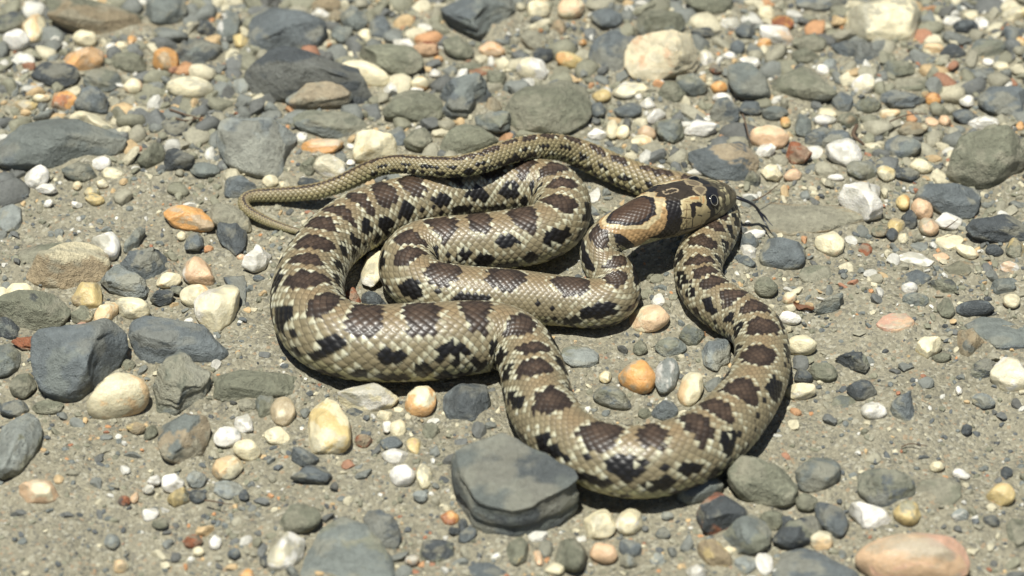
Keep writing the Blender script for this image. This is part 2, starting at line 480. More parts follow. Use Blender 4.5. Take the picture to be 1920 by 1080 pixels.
col = mixc(col, C_RUST[None] * (0.9 + .2 * R3)[:, None], .55 * np.clip(1 - np.abs(sc_t) / .8, 0, 1))
flank = np.clip((np.abs(sc_t) - math.radians(88)) / math.radians(22), 0, 1)
col = mixc(col, C_BELLY[None] * np.ones((len(Sg), 3)), flank * (.45 + .5 * R3))
one = rs / np.maximum(rg, .05)
ring = np.zeros(len(Sg), bool)
for v, w in ((vD, .26), (vL, .6), (vM, .55)):
    ring |= (v > 1) & (v < 1 + w)
ring &= (R3 > np.where(Sg > S_TAIL, .75, .3)) & (Sg < s_lat_end)
creamy = np.where(ring, np.clip((du_b + .16) / .14, 0, 1) * (.45 + .55 * R1), 0.0)
col = mixc(col, C_CREAM[None] * (0.8 + .25 * R1)[:, None], creamy)
col = np.where((vB < 1)[:, None], C_BLACK * 1.6, col)
col = np.where((vM < 1)[:, None], C_BLACK * 1.2, col)
col = np.where((vL < 1)[:, None], C_BLACK * np.ones((1, 3)), col)
dd = (vD < 1)
shade = np.clip(1.30 - .75 * np.clip((vD - .35) / .5, 0, 1), .5, 1.3) * (.75 + .5 * R2)
col = np.where(dd[:, None], C_DARK[None] * shade[:, None], col)
R4 = rnd(uc, vc, 9)
onbody = (np.abs(sc_t) > .9) & (Sg > S_HEAD + 1.5) & (Sg < s_lat_end) & ~dd
col = np.where((onbody & (R4 < .045 + .05 * (np.abs(sc_t) > 1.6)))[:, None], C_BLACK * 1.4, col)
col = mixc(col, C_CREAM[None] * np.ones((len(Sg), 1)), np.where(onbody & (R4 > .93), np.clip((du_b + .1) / .14, 0, 1) * .8, 0.0))
# paler rear tip and dark skin in the joints of every scale
dark_sc = dd | (vL < 1) | (vM < 1)
tip = np.clip((du_b - .12) / .25, 0, 1) * np.clip(1 - np.abs(dv_b) / .34, 0, 1)
col = mixc(col, np.minimum(col * 1.7 + .02, .62), tip * np.where(dark_sc, .15, .62))
col = col * (1 - np.where(Sg > S_TAIL, .75, .62) * (1 - edge) * (1 - inhead))[:, None]
col = np.where(ventral[:, None], C_BELLY * (0.75 + .25 * np.clip(vs * 6, 0, 1))[:, None], col)

# ---- head: markings traced on the visible cheek, laid on the head's own length/angle and mirrored to the other cheek
hv = Sg < S_HEAD + 3.0
hi = np.where(hv)[0]
hp, hdep = project(SV[hi])
nrm = Nn[hi] * ct[hi][:, None] + Bb[hi] * st[hi][:, None]
facing = ((CPOS - SV[hi]) * nrm).sum(1) > 0
fi = hi[facing]; fp = hp[facing]
def on_head(px, py, dmax=1.5):
    d = np.hypot(fp[:, 0] - px, fp[:, 1] - py)
    k = fi[np.argmin(d)]
    return Sg[k], Tg[k], k
def inside(poly, x, y):
    poly = np.asarray(poly); c = np.zeros(len(x), bool); n = len(poly)
    for i in range(n):
        x1, y1 = poly[i]; x2, y2 = poly[(i + 1) % n]
        if y1 == y2: continue
        k = ((y1 > y) != (y2 > y)) & (x < (x2 - x1) * (y - y1) / (y2 - y1) + x1)
        c ^= k
    return c
hs, htt = Sg[hi], -np.abs(Tg[hi])
wob = waves(np.random.default_rng(21), 2, per=6, base=20)(SV[hi])
hs_w = hs + .012 * wob; ht_w = htt + .02 * wob
Z1 = lambda pts: [(1080 + x / 5.3333, 300 + y / 5.3333) for x, y in pts]
Z2 = lambda pts: [(1230 + x / 8.309, 320 + y / 8.309) for x, y in pts]
def mark(pts, c, vary=.1, lim=None):
    poly = [on_head(*q)[:2] for q in pts]
    m = inside(poly, hs_w, ht_w)
    if lim is not None: m &= lim
    k = hi[m]
    f = 1 + vary * (rnd(uc[k], vc[k], 5) - .5) * 2
    col[k] = c * f[:, None]
def ell(cx, cy, a, b, rot=0, n=18):
    r = math.radians(rot)
    return [(cx + a * math.cos(t) * math.cos(r) - b * math.sin(t) * math.sin(r), cy + a * math.cos(t) * math.sin(r) + b * math.sin(t) * math.cos(r)) for t in np.linspace(0, 2 * math.pi, n, endpoint=False)]
base_h = np.clip((s_of(1200, 362, 0, 6) - hs) / .3, 0, 1)
top = np.clip((math.radians(70) + htt) / .2, 0, 1)
cap = alb(64, 55, 43)
c_side = alb(112, 102, 78)
hc = mixc(c_side[None] * np.ones((len(hi), 3)), cap[None] * (1 + .12 * wob)[:, None], top)
snout = np.clip((on_head(1352, 378)[0] - hs) / .08, 0, 1)
sn = alb(98, 90, 70)[None] * (1 + .38 * np.tanh(wob * 2.6))[:, None]
hc = mixc(hc, sn, snout)
chin = np.clip((-htt - math.radians(128)) / .2, 0, 1)
hc = mixc(hc, (C_CREAM * .75)[None] * np.ones((len(hi), 3)), chin)
col[hi] = mixc(col[hi], hc, base_h)
mark(Z1([(120,600),(215,560),(350,470),(500,380),(620,350),(770,362),(880,372),(915,450),(915,560),(895,660),(840,745),(720,790),(610,860),(560,910),(480,800),(380,725),(250,680),(150,640)]), alb(182, 148, 102), .3)
mark(Z1([(150,590),(215,572),(240,612),(340,642),(500,662),(650,652),(740,598),(806,545),(800,440),(778,372),(880,380),(900,450),(905,470),(860,470),(850,560),(820,600),(770,640),(700,690),(600,690),(480,700),(340,680),(240,650)]), alb(214, 196, 152), .2)
mark(Z1([(215,570),(350,480),(500,385),(620,350),(770,362),(800,440),(800,540),(720,610),(640,650),(500,660),(340,640),(240,610)]), alb(40, 34, 33), .15)
mark(Z1([(275,565),(370,500),(510,410),(620,380),(730,390),(755,450),(745,520),(690,575),(620,615),(500,625),(350,608)]), alb(80, 60, 44), .25)
mark(Z1([(380,745),(440,735),(590,850),(560,920),(540,935),(400,830)]), alb(30, 27, 26), .1)
mark(Z1([(880,412),(1050,412),(1056,500),(1070,590),(1048,690),(990,752),(850,780),(715,785),(830,742),(890,660),(912,560)]), alb(33, 29, 27), .25)
mark(Z2([(385,480),(420,450),(600,390),(770,385),(790,520),(850,620),(840,720),(740,830),(560,890),(380,920),(385,840),(450,735),(400,730),(385,600)]), alb(190, 172, 128), .16)
mark(Z2([(540,530),(575,490),(690,485),(738,540),(690,562),(625,560),(608,620),(615,690),(585,745),(548,705)]), alb(40, 33, 29), .15)
mark(Z2([(775,250),(880,240),(960,290),(970,420),(985,480),(960,620),(900,700),(850,710),(845,620),(790,530),(775,380)]), alb(32, 30, 32), .1)
for (e, inner) in ((ell(216,318,128,50,-12), ell(216,318,98,30,-12)),):
    mark(Z2(e), alb(176, 158, 128)); mark(Z2(inner), cap * 1.05)
mark(Z2([(550,290),(600,235),(690,225),(790,260),(790,350),(690,385),(640,360)]), alb(166, 150, 118)); mark(Z2([(590,290),(620,255),(690,245),(760,275),(760,340),(690,360),(650,335)]), alb(122, 108, 86))
mark(Z1([(520,372),(600,325),(700,308),(785,325),(798,355),(770,368),(620,352)]), alb(180, 162, 128)); mark(Z1([(590,350),(700,322),(775,335),(775,355),(640,345)]), alb(108, 92, 72))
mark(Z1([(780,385),(860,375),(885,400),(850,415),(790,410)]), alb(196, 178, 140))
for q in (((980,420),(1040,430),(1030,560),(985,560)), ((1000,610),(1060,600),(1070,690),(1010,700)), ((1080,380),(1130,360),(1150,520),(1090,560)), ((930,590),(1000,640),(970,670),(920,660)), ((1000,250),(1080,270),(1090,330),(1000,320))):
    mark(Z2(list(q)), alb(176, 166, 128), .15)

def stroke(pts, w, c, cut=0.0):
    P2 = np.array([on_head(*q)[:2] for q in pts]); rr_ = np.interp(P2[:, 0], SS, c4[:, 3]).mean()
    X = np.stack([hs_w, ht_w * rr_], 1); P2 = P2 * np.array([1, rr_])
    dmin = np.full(len(hi), 9.0)
    for a_, b_ in zip(P2[:-1], P2[1:]):
        e = b_ - a_; t = np.clip(((X - a_) @ e) / max(e @ e, 1e-9), 0, 1)
        dmin = np.minimum(dmin, np.linalg.norm(X - a_ - t[:, None] * e, axis=1))
    wgt = np.clip((w * 1.25 - dmin) / (w * .7), 0, 1) * .95
    if cut: SV[hi] -= nrm * (wgt * cut)[:, None]
    col[hi] = mixc(col[hi], np.asarray(c)[None] * np.ones((len(hi), 3)), wgt)
dk, pl, og = alb(38, 32, 28), alb(228, 214, 172), alb(190, 146, 96)
stroke(Z2([(550,425),(640,415)]), .05, og); stroke(Z2([(735,410),(740,500)]), .035, og)
stroke(Z2([(385,500),(430,450),(600,392)]), .022, pl); stroke(Z2([(390,560),(410,720)]), .03, pl)
stroke(Z2([(655,690),(712,700)]), .026, dk * 1.2)
stroke(Z2([(580,660),(575,760),(560,880)]), .026, dk * 1.3); stroke(Z2([(470,740),(480,900)]), .010, alb(150, 125, 90)); stroke(Z2([(470,520),(470,720)]), .012, alb(160, 135, 98)); stroke(Z2([(400,620),(540,610)]), .012, alb(150, 125, 90))
stroke(Z2([(640,490),(700,500)]), .02, dk); stroke(Z2([(395,742),(545,748)]), .018, dk)
stroke(Z2([(690,395),(700,500)]), .012, alb(120, 84, 56)); stroke(Z2([(735,790),(705,850)]), .014, dk); stroke(Z2([(450,470),(530,480)]), .012, alb(150, 120, 84))
stroke(Z2([(385,925),(560,895),(760,825),(850,720),(900,700),(960,650),(1040,600)]), .02, dk)
for q in ([(960,440),(1000,560),(990,640)], [(1060,330),(1050,480),(1090,560)], [(1140,300),(1150,430)], [(1000,280),(1100,260)], [(900,180),(1040,200),(1140,250)]):
    stroke(Z2(q), .022, dk * 1.3)
for q in ([(1010,420),(1015,520)], [(985,570),(975,650)], [(1095,400),(1085,500)], [(1050,590),(1030,620)], [(1060,260),(1090,310)]):
    stroke(Z2(q), .032, alb(190, 180, 142))
stroke(Z2([(150,470),(300,480),(380,470)]), .02, dk * .8)
# seams between the head plates and the lip scales
sm_ = alb(104, 82, 58)
for q in ([(470,745),(478,905)], [(400,745),(545,750)], [(720,770),(690,850)], [(800,640),(840,660)], [(470,520),(468,735)], [(400,620),(540,612)], [(690,392),(700,500)]):
    stroke(Z2(q), .013, sm_, .012)
for q in ([(130,200),(340,215),(560,210)], [(340,215),(300,300),(130,440)], [(560,210),(540,300),(400,440)], [(560,210),(700,170),(820,160)], [(820,160),(860,230)], [(930,180),(960,260)], [(1060,220),(1050,320)]):
    stroke(Z2(q), .011, cap * .55, .012)
stroke(Z2([(385,930),(560,898),(760,828),(850,730),(900,705),(970,655),(1060,600)]), .016, dk * .8, .02)
stroke(Z2([(1165,300),(1172,312)]), .03, dk * .5, .02)

snake = mesh_obj("snake", SV, SF, M_SKIN, col, origin=tuple(along(c4[:, :3], np.array([30.0]))[0] * np.array([1, 1, 0])))
tag(snake, "coiled tan snake with dark brown blotches lying on the gravel, head raised", "snake")
# close both ends
bmx = bmesh.new(); bmx.from_mesh(snake.data)
bmesh.ops.holes_fill(bmx, edges=[e for e in bmx.edges if e.is_boundary], sides=0)
bmx.to_mesh(snake.data); bmx.free()

# eyes, set into the cheeks
es, et, ek = on_head(1338, 376)
for sgn in (1, -1):
    sel = np.argmin(np.abs(Sg - es) * 3 + np.abs(Tg - sgn * et))
    pos = SV[sel]
    nvec = Nn[sel] * ct[sel] * 1.0 + Bb[sel] * st[sel]
    nvec /= np.linalg.norm(nvec)
    fwd = -along(TT, np.array([es]))[0]
    uvec = np.cross(nvec, fwd); uvec /= np.linalg.norm(uvec)
    fwd = np.cross(uvec, nvec)
    v, f = ico(3)
    ev = pos - nvec * .075 + (v[:, :1] * fwd + v[:, 1:2] * uvec) * .215 + v[:, 2:] * nvec * .15
    eye = mesh_obj("eye", ev, f, M_EYE, parent=snake, origin=tuple(pos))
    # pale rim of the iris
    A = np.linspace(0, 2 * math.pi, 40, endpoint=False); Bq = np.linspace(0, 2 * math.pi, 8, endpoint=False)
    tv = []
    for a in A:
        c = pos + (fwd * math.cos(a) * .115 + uvec * math.sin(a) * .155) + nvec * .052
        o = fwd * math.cos(a) + uvec * math.sin(a)
        tv += [c + (o * math.cos(b) + nvec * math.sin(b)) * .007 for b in Bq]
    ia = np.arange(40)[:, None]; ib = np.arange(8)[None]
    tf = np.stack([ia * 8 + ib, ((ia + 1) % 40) * 8 + ib, ((ia + 1) % 40) * 8 + (ib + 1) % 8, ia * 8 + (ib + 1) % 8], 2).reshape(-1, 4)
    rim = mesh_obj("iris_rim", np.array(tv), tf, M_IRIS, parent=None, origin=tuple(pos))
    rim.parent = eye; rim.location = (0, 0, 0)

def tube(pts, radii, n=8, flat=1.0):
    pts = np.asarray(pts, float)
    t = np.gradient(pts, axis=0); t /= np.linalg.norm(t, axis=1, keepdims=True) + 1e-9
    ref = np.array([0, 0, 1.0])
    nn = np.cross(t, ref); nn /= np.linalg.norm(nn, axis=1, keepdims=True) + 1e-9
    bb = np.cross(nn, t)
    a = np.linspace(0, 2 * math.pi, n, endpoint=False)
    r = np.asarray(radii)[:, None, None]
    v = pts[:, None] + r * (np.cos(a)[None, :, None] * nn[:, None] + flat * np.sin(a)[None, :, None] * bb[:, None])
    k = len(pts)
    i = np.arange(k - 1)[:, None] * n; j = np.arange(n)[None]
    f = np.stack([i + j, i + (j + 1) % n, i + n + (j + 1) % n, i + n + j], 2).reshape(-1, 4)
    return v.reshape(-1, 3), f
def curve_px(pts, n=10):
    return catmull(np.array([at(x, y, z) for x, y, z in pts]), n)
stem = curve_px([(1366,366,1.25),(1378,369,1.28),(1392,374,1.22),(1406,380,1.05),(1418,389,.82),(1425,400,.62)])
tine1 = curve_px([(1424,398,.65),(1431,411,.5),(1437,421,.42),(1443,432,.36)])
tine2 = curve_px([(1424,398,.65),(1433,405,.55),(1440,414,.46),(1449,424,.40)])
tv, tf = tube(stem, np.linspace(.075, .055, len(stem)), 8, .7)
off = len(tv)
for tn in (tine1, tine2):
    v2, f2 = tube(tn, np.linspace(.048, .010, len(tn)), 8, .8)
    tf = np.vstack([tf, f2 + len(tv)]); tv = np.vstack([tv, v2])
mesh_obj("tongue", tv, tf, M_TONGUE, parent=snake, origin=tuple(stem[0]))

# ------------------------------------------------------------------ stones, each one an object
# E x y w h tilt colour shape  /  P x,y x,y ... ; colour shape      (photo pixels)      | label | short reference
# colours: D dark slate, B blue-grey slate, G grey, L light grey, O olive-grey, N tan-brown, S sand-coated, C cream, W white, Y yellow, R orange, H peach, T terracotta, K pink
# shapes: r rounded, b worn block, a angular, f flat in the ground
STONES = """
P 83,5 90,-12 268,-12 275,32 225,48 160,66 98,68 86,50 ; O+N b | big brownish olive boulder in the far corner above the jagged peach chunk | brownish boulder
E 312 16 84 62 0 G b | grey block right of the brownish boulder | grey block by the boulder
E 31 73 53 44 0 W r | round white pebble touching a cream egg-shaped one in the far corner | round white pebble
E 64 54 46 62 5 C r | upright cream egg-shaped pebble behind the round white one | cream egg-shaped pebble
E 160 73 48 36 0 C r
P 110,134 126,107 160,88 192,92 195,124 147,139 ; H+R a | peach chunk with a jagged lower edge below the brownish boulder | jagged peach chunk
P 57,122 75,115 112,135 150,141 150,164 100,163 66,147 ; D b
E 310 109 50 50 0 R+N r | orange-brown egg pebble leaning on a dark grey stone | orange-brown egg pebble
E 370 96 86 54 -8 G+D b | dark grey loaf-shaped stone right of the orange-brown egg pebble | grey loaf-shaped stone
P 465,77 470,40 507,13 567,13 600,30 613,67 603,87 567,90 520,87 493,103 467,100 ; B b | large blue-grey stone behind the long dark slate, upper edge rounded | upper blue-grey stone
P 458,150 485,117 527,93 575,88 640,112 675,133 697,160 695,186 662,203 600,190 560,178 530,186 470,174 ; D+B b | long dark slate boulder with a rusty-patched rock leaning on it | long dark slate boulder
P 535,172 550,147 585,133 625,140 655,165 661,192 655,207 545,202 ; L+N b | grey rock with a rusty brown patch leaning on the long dark slate | rusty-patched rock
E 618 232 142 60 0 G+O b | broad grey-green rock under the rusty-patched rock | broad grey-green rock
E 452 166 34 40 -15 L b
E 358 163 92 44 3 C r | cream oval pebble lying alone in the grit left of the dark slate | cream oval in the grit
E 450 75 30 28 -20 Y b
E 430 49 52 58 20 G+W b
E 386 50 42 36 0 D a
E 287 52 74 22 4 N f
E 247 76 20 18 0 R a
E 209 92 24 22 0 W r
E 228 90 28 20 -10 C r
E 240 115 74 46 5 O+N b
E 250 162 38 32 0 C+H r
P 138,203 153,170 180,161 201,186 206,214 150,208 ; B a | pointed blue-grey slate above the cream slab pebble | pointed blue-grey slate
E 119 184 52 42 0 R+T b | rust and orange pebble left of the pointed blue slate | rust-orange pebble
E 45 194 54 26 8 Y+N b
E 78 182 34 18 0 C r
E 193 152 82 48 8 G+O b
E 20 42 76 44 0 D+O b
P 128,220 143,207 187,208 212,225 214,247 197,249 160,231 ; C b | cream flattened pebble at the upper edge of the wide slate slab | cream flattened pebble
P -15,245 50,227 133,222 187,240 235,263 238,283 190,300 130,306 100,321 43,320 -15,320 ; G+B b | wide grey slate slab running out at the far side, top surface scored | wide slate slab
E 327 245 64 34 3 D b | small dark grey stone between the wide slab and the pale triangular rock | small dark stone
P 404,262 410,243 460,230 480,219 520,216 557,236 547,263 530,290 533,320 520,329 477,334 430,317 409,294 ; L+B b | pale blue-grey rock of triangular outline above the thin tail | pale triangular rock
P 256,312 287,270 310,266 307,297 273,317 ; O a
P 305,283 327,278 367,313 360,325 310,325 ; D a
E 386 318 62 30 0 G+O b
E 70 328 50 44 -30 W b | white angular pebble below the wide slate slab | white angular pebble
E 88 350 44 22 10 W b
E 150 322 66 46 0 O+G b
E 190 310 38 28 20 W r
E 145 347 18 18 0 C r
E 192 345 28 20 0 C+H a
E 172 358 32 22 0 Y+O b
E 212 326 50 30 0 C+S b
E 605 275 86 32 2 R+H b | orange stone wedged behind the white holed pebble above the tail | wedged orange stone
E 619 313 68 50 10 W+C b | white pebble with a hollow in its top beside the tail | hollow white pebble
P 663,246 680,242 712,240 745,268 750,290 720,302 675,304 660,280 ; C+Y a | pale yellow angular stone with cracks behind the tail | cracked yellow stone
E 582 314 40 38 0 O a
E 582 344 50 34 20 D a
E 507 340 32 26 0 C r
E 532 346 22 16 0 C b
E 449 351 64 46 0 B b
E 657 303 18 14 0 W b
E 612 6 60 36 0 N b
E 600 25 36 22 0 W b
E 629 28 26 26 0 N b
E 640 62 44 36 0 G b
P 825,37 847,18 907,-6 972,-8 962,23 940,38 913,58 893,74 867,64 838,53 ; B+G a | large slanted slate with a black gap under its lower edge | slanted slate
E 662 34 60 42 10 G b
E 714 50 52 50 0 B b
E 683 66 28 30 0 C r
E 757 82 48 28 0 W a | bright white chip next to a terracotta pebble | bright white chip
E 798 89 50 30 5 T+H r | terracotta pebble beside the bright white chip | terracotta pebble
P 673,93 707,80 750,86 790,113 795,135 765,143 716,127 ; O b | long olive-grey stone behind the yellow-cream oblong | long olive-grey stone
P 636,118 645,108 680,108 712,125 730,150 722,160 690,158 660,140 ; C+Y r | yellow-cream oblong pebble at the end of the long dark slate | yellow-cream oblong
E 787 152 38 28 0 C+R r
E 782 163 28 14 0 W b
E 817 132 26 18 0 W b
E 923 92 56 30 0 H+R b | peach-orange pebble below the slanted slate | peach-orange pebble
E 822 107 20 14 0 R r
E 862 90 64 42 20 O b
E 1003 72 54 42 10 S+N b
E 1010 18 44 40 20 C b
E 1070 14 54 44 0 C+H r
E 998 129 64 46 30 W+C r | white oval pebble lying tilted between the slanted slate and the amber pebble | tilted white oval
E 1068 110 54 36 10 Y+R r | amber yellow pebble left of the blue-grey stone by the quartz | amber pebble
P 1103,102 1112,75 1147,57 1180,70 1190,90 1175,113 1170,142 1133,144 1107,120 ; B b | rounded blue-grey stone pressed against the orange-white quartz lump | blue stone by the quartz
P 1170,122 1175,98 1198,85 1212,66 1238,56 1270,60 1287,80 1312,113 1302,134 1265,146 1225,156 1180,146 ; H+C a | big orange and white quartz lump, the brightest rock at the far side | quartz lump
E 1240 48 104 60 0 O+G b | grey-green rock right behind the quartz lump | rock behind the quartz
E 1138 33 62 44 0 B b
P 947,207 960,180 1000,160 1067,150 1100,163 1110,200 1107,230 1070,256 1007,256 967,247 950,227 ; O+S b | large sandy olive-grey rock directly behind the tail's highest bend | sandy olive rock
P 717,213 733,180 757,167 807,170 827,190 832,220 820,232 760,233 720,230 ; O+G b | squarish olive-grey stone left of the purplish slate | squarish olive stone
P 823,160 853,143 893,140 920,160 923,180 893,197 880,230 853,232 833,213 840,187 ; B+G a | purplish blue slate of irregular outline beside the squarish olive stone | purplish slate
E 924 203 44 36 15 N a
P 888,220 923,213 947,223 958,247 937,256 893,238 ; G+O a
E 897 206 18 28 0 C b
P 820,263 840,240 880,233 913,253 936,277 873,296 833,290 ; O+L b | grey oval stone half under the tail left of the sandy olive rock | grey oval behind the tail
E 783 263 58 50 -20 O+S b
E 745 256 40 40 0 B b
E 957 163 34 28 0 G b
E 930 147 40 36 0 O a
E 1181 168 74 34 -8 C+W b | cream double-lobed pebble just below the quartz lump | cream double pebble
E 1197 181 16 16 0 W a
E 1128 177 36 26 10 Y+N r
E 1214 191 32 26 -10 W a
E 1232 215 44 26 -30 W a
E 1123 203 32 36 0 B a
E 1177 203 58 32 0 B+G b
E 1120 249 42 24 -5 W b
E 1148 240 28 38 0 C r
E 1168 245 26 30 0 C r
E 1213 245 36 28 20 H r
E 1205 263 46 26 5 C b
E 1256 240 66 54 0 G+O a | flat-faced grey stone in front of the cream double pebble | flat-faced grey stone
E 1262 171 56 42 0 O b
E 1152 281 44 22 5 G f
E 1238 320 20 26 0 W r
E 1102 262 52 20 0 L f
E 1017 100 48 32 0 D a
E 905 129 62 18 0 N+T f
E 880 122 50 18 0 O f
E 1093 77 16 14 0 R a
E 1048 50 28 30 0 N+H b
E 1330 6 98 46 -5 O+D b | dark olive rock cut off by the far edge above white chips | dark olive rock
E 1535 8 112 34 3 B b | blue-grey rock cut off by the far edge beside the cream boulder | far blue-grey rock
P 1582,50 1590,27 1607,7 1633,-8 1707,-8 1723,28 1727,60 1710,80 1647,87 1607,77 ; C+S b | big pale cream boulder near the far corner | pale cream boulder
E 1438 22 34 30 0 C r
E 1370 43 40 24 10 W b
E 1398 52 42 42 0 B+G b
E 1458 66 76 40 15 W+H b | long white stone with a peach end below the rust pebble | long white stone
E 1467 43 46 28 20 T+R r | rust-orange pebble behind the long white stone | rust pebble
E 1433 78 32 22 0 R b
E 1383 87 30 30 0 B r
E 1317 60 46 22 0 D b
E 1520 82 72 36 5 O b
E 1510 104 60 30 0 O+G b
P 1557,77 1600,86 1657,83 1657,107 1617,133 1597,133 1600,110 1580,103 ; B+D a | dark slate wedge pointing down below the pale cream boulder | dark slate wedge
E 1810 55 50 30 0 D+B r | dark blue pebble between white pebbles at the far right | dark blue pebble
E 1785 40 38 22 0 W b
E 1840 47 32 28 20 W b
E 1898 68 40 36 0 B b
E 1903 26 52 32 -10 C+Y b
E 1820 28 30 22 0 C b
E 1750 95 42 24 0 C r
E 1788 100 50 34 0 D b
E 1850 92 86 42 0 G+O b
E 1693 102 40 14 5 T f
P 1363,127 1383,113 1413,127 1440,150 1447,177 1423,184 1380,184 1367,157 ; G b | grey stone with a white chip on its shoulder right of the quartz lump | grey stone with white chip
E 1407 113 44 22 15 W b | white chip on the shoulder of the grey stone | white chip on the grey stone
E 1325 112 30 36 0 W+C a
E 1368 103 28 18 0 W b
E 1342 130 26 20 0 T+D b
P 1447,147 1460,130 1493,123 1527,130 1557,160 1571,183 1563,190 1493,177 1457,163 ; O+G b | olive-grey loaf stone with a dark hollow below it right of the chipped grey stone | olive loaf stone
E 1618 162 46 42 0 W+C r | white ball-like pebble under the dark slate wedge | white ball-like pebble
E 1542 135 28 24 0 W r
E 1555 122 36 26 0 L b
E 1348 160 32 24 0 R+Y r
E 1356 179 44 24 20 W b
E 1297 158 66 48 0 G+O b
P 1330,200 1345,182 1372,180 1387,205 1385,222 1345,229 1333,215 ; B+D a | small dark slate above the white knobbly stone | small dark slate
P 1647,183 1663,168 1713,168 1737,183 1710,200 1670,203 ; B a | flat blue slate left of the orange-brown bead | flat blue slate
E 1750 182 30 26 0 R+T r | orange-brown bead at the point of the flat blue slate | orange-brown bead
E 1703 157 94 28 0 O+S f
P 1833,187 1853,167 1887,158 1930,163 1930,214 1867,217 1843,203 ; B b | blue-grey boulder at the far right edge above the white wedge | right-edge blue boulder
E 1845 227 64 30 5 W a | white wedge on top of the big olive rock | white wedge
P 1773,253 1780,233 1827,230 1897,243 1930,257 1930,293 1897,320 1847,353 1813,340 1787,320 1773,290 ; O+S b | big squat olive rock with a brown base at the right side | squat olive rock
E 1443 252 76 46 5 H+C r | smooth peach pebble above a pink-white one | smooth peach pebble
E 1437 278 44 30 0 W+K b
E 1497 282 56 48 20 T+H a | red-brown veined stone right of the smooth peach pebble | red-brown veined stone
E 1537 253 60 40 -15 B a
E 1572 264 62 42 10 B+G b
P 1547,283 1570,267 1593,257 1618,283 1610,303 1587,313 1557,297 ; W a | glossy white quartz diamond between slates | white quartz diamond
E 1315 240 66 38 0 W a | white knobbly stone left of the smooth peach pebble | white knobbly stone
P 1290,287 1307,267 1353,260 1390,263 1413,283 1423,310 1390,333 1347,337 1300,317 ; B+N b | large blue-grey rock with brown marks just behind the snake's head | rock behind the head
E 1410 328 40 32 20 O+D a
E 1448 317 48 34 15 C+W a
E 1487 327 38 26 0 H+K b
E 1305 323 38 16 8 W r
E 1567 332 32 14 5 W r
E 1617 320 66 38 0 O+L b
E 1727 310 44 30 15 C r
E 1662 325 36 32 0 C+Y b
E 1700 325 52 26 10 D b
E 1553 213 40 26 0 C b
E 1547 226 44 24 0 W r
E 1505 233 36 44 0 G+O b
E 1473 227 22 22 0 Y+R b
E 1407 200 46 28 0 B b
E 1453 208 52 28 0 G+B b
E 1580 193 46 40 0 B b
E 1590 228 40 32 0 O+N b
E 1668 212 40 20 0 C b
E 1772 222 26 22 0 H b
E 1748 223 30 18 20 H f
E 1810 213 54 30 0 B+D b
E 1813 183 34 24 -10 W b
E 1693 275 78 46 5 B+G b
E 1710 240 60 30 0 N+C b
E 1687 128 66 34 0 O+G b
E 1833 132 72 20 0 B f
E 1877 125 34 22 0 C b
E 1853 117 26 16 0 W b
E 1913 82 24 22 0 R+Y r
E 1913 233 20 18 0 R a
E 1627 197 56 34 0 O+G b
E 18 400 50 62 0 L+O f
E 177 370 42 24 10 Y+O b
E 143 380 26 16 0 W a
E 90 377 18 16 0 W r
P 306,405 313,390 358,383 380,387 402,423 398,434 363,433 320,426 ; R+Y b | bright orange block beside the bend of the tail | bright orange block
P 393,393 417,375 443,380 472,417 465,432 440,430 402,420 ; S+C b | pale sandy stone behind the dark pointed stone by the tail bend | pale stone by the tail bend
P 405,427 413,413 452,403 463,437 462,463 447,475 417,457 ; B+D a | dark pointed stone below the bend of the tail | dark pointed stone
E 365 447 48 38 -10 B+G a
E 340 440 18 18 0 C r
P 452,504 470,483 490,457 510,463 502,497 480,511 ; W+R a | white and orange quartz chip next to the left coil | white-orange chip
E 453 482 22 14 0 H b
P 170,453 187,433 213,432 226,450 221,488 197,480 ; W+L r | greenish white pebble behind the tan wedge | greenish white pebble
P 48,522 100,477 160,452 208,487 188,517 133,544 83,542 ; N+C b | big tan wedge-shaped stone among grey ones | big tan wedge
P 33,473 67,453 127,453 110,473 63,503 43,510 ; O+S f
P 222,490 240,470 283,457 310,463 315,493 293,520 263,523 ; B+G a | rough blue-grey stone right of the tan wedge | rough blue-grey stone
P 230,470 263,423 273,433 263,457 237,473 ; G a
P 187,520 203,497 227,493 283,537 273,560 247,558 207,543 ; L+G a | knobbly pale grey stone in front of the tan wedge | knobbly grey stone
P 340,503 347,480 370,475 393,493 403,530 350,530 ; H+W b | white pebble with an orange crown above the big cream pebble | orange-crowned pebble
E 315 524 50 30 -12 C b
E 368 552 64 46 -10 C+R r | cream and orange pebble pressed against the big cream one | cream-orange pebble
P 363,567 383,540 430,533 450,557 448,590 410,623 370,600 ; C+W b | big cream pebble with an orange lower rim left of the coils | big cream pebble
P 418,517 457,512 465,540 463,573 453,573 433,540 ; B f
E 487 523 28 16 0 B b
E 305 553 48 36 0 D a
E 332 540 32 20 0 D+O b
P 133,560 143,537 173,528 187,537 192,573 177,582 140,573 ; Y+N b | yellowish block pebble above the dark round boulder | yellowish block
E 37 542 54 32 0 C r
E 3 556 34 44 0 C b
P -10,573 30,550 77,540 117,547 133,573 127,607 100,623 57,620 33,607 ; O+D b | dark greenish round boulder at the left side | dark round boulder
E 199 592 34 60 42 C r | cream oval standing on edge beside a pale olive pebble | cream oval on edge
E 246 575 72 42 15 C+S r
E 154 590 46 38 0 O+C b
E 152 618 50 32 -15 K b | pink pebble between the terracotta shard and cream ovals | pink pebble
P 20,643 43,627 113,627 110,637 60,657 37,657 ; T a | terracotta flat shard under the dark round boulder | terracotta shard
P 57,650 117,635 190,612 240,598 241,650 215,690 195,715 165,750 120,756 76,738 64,690 ; B+G b | large slate boulder left of the smooth oval slate | large slate boulder
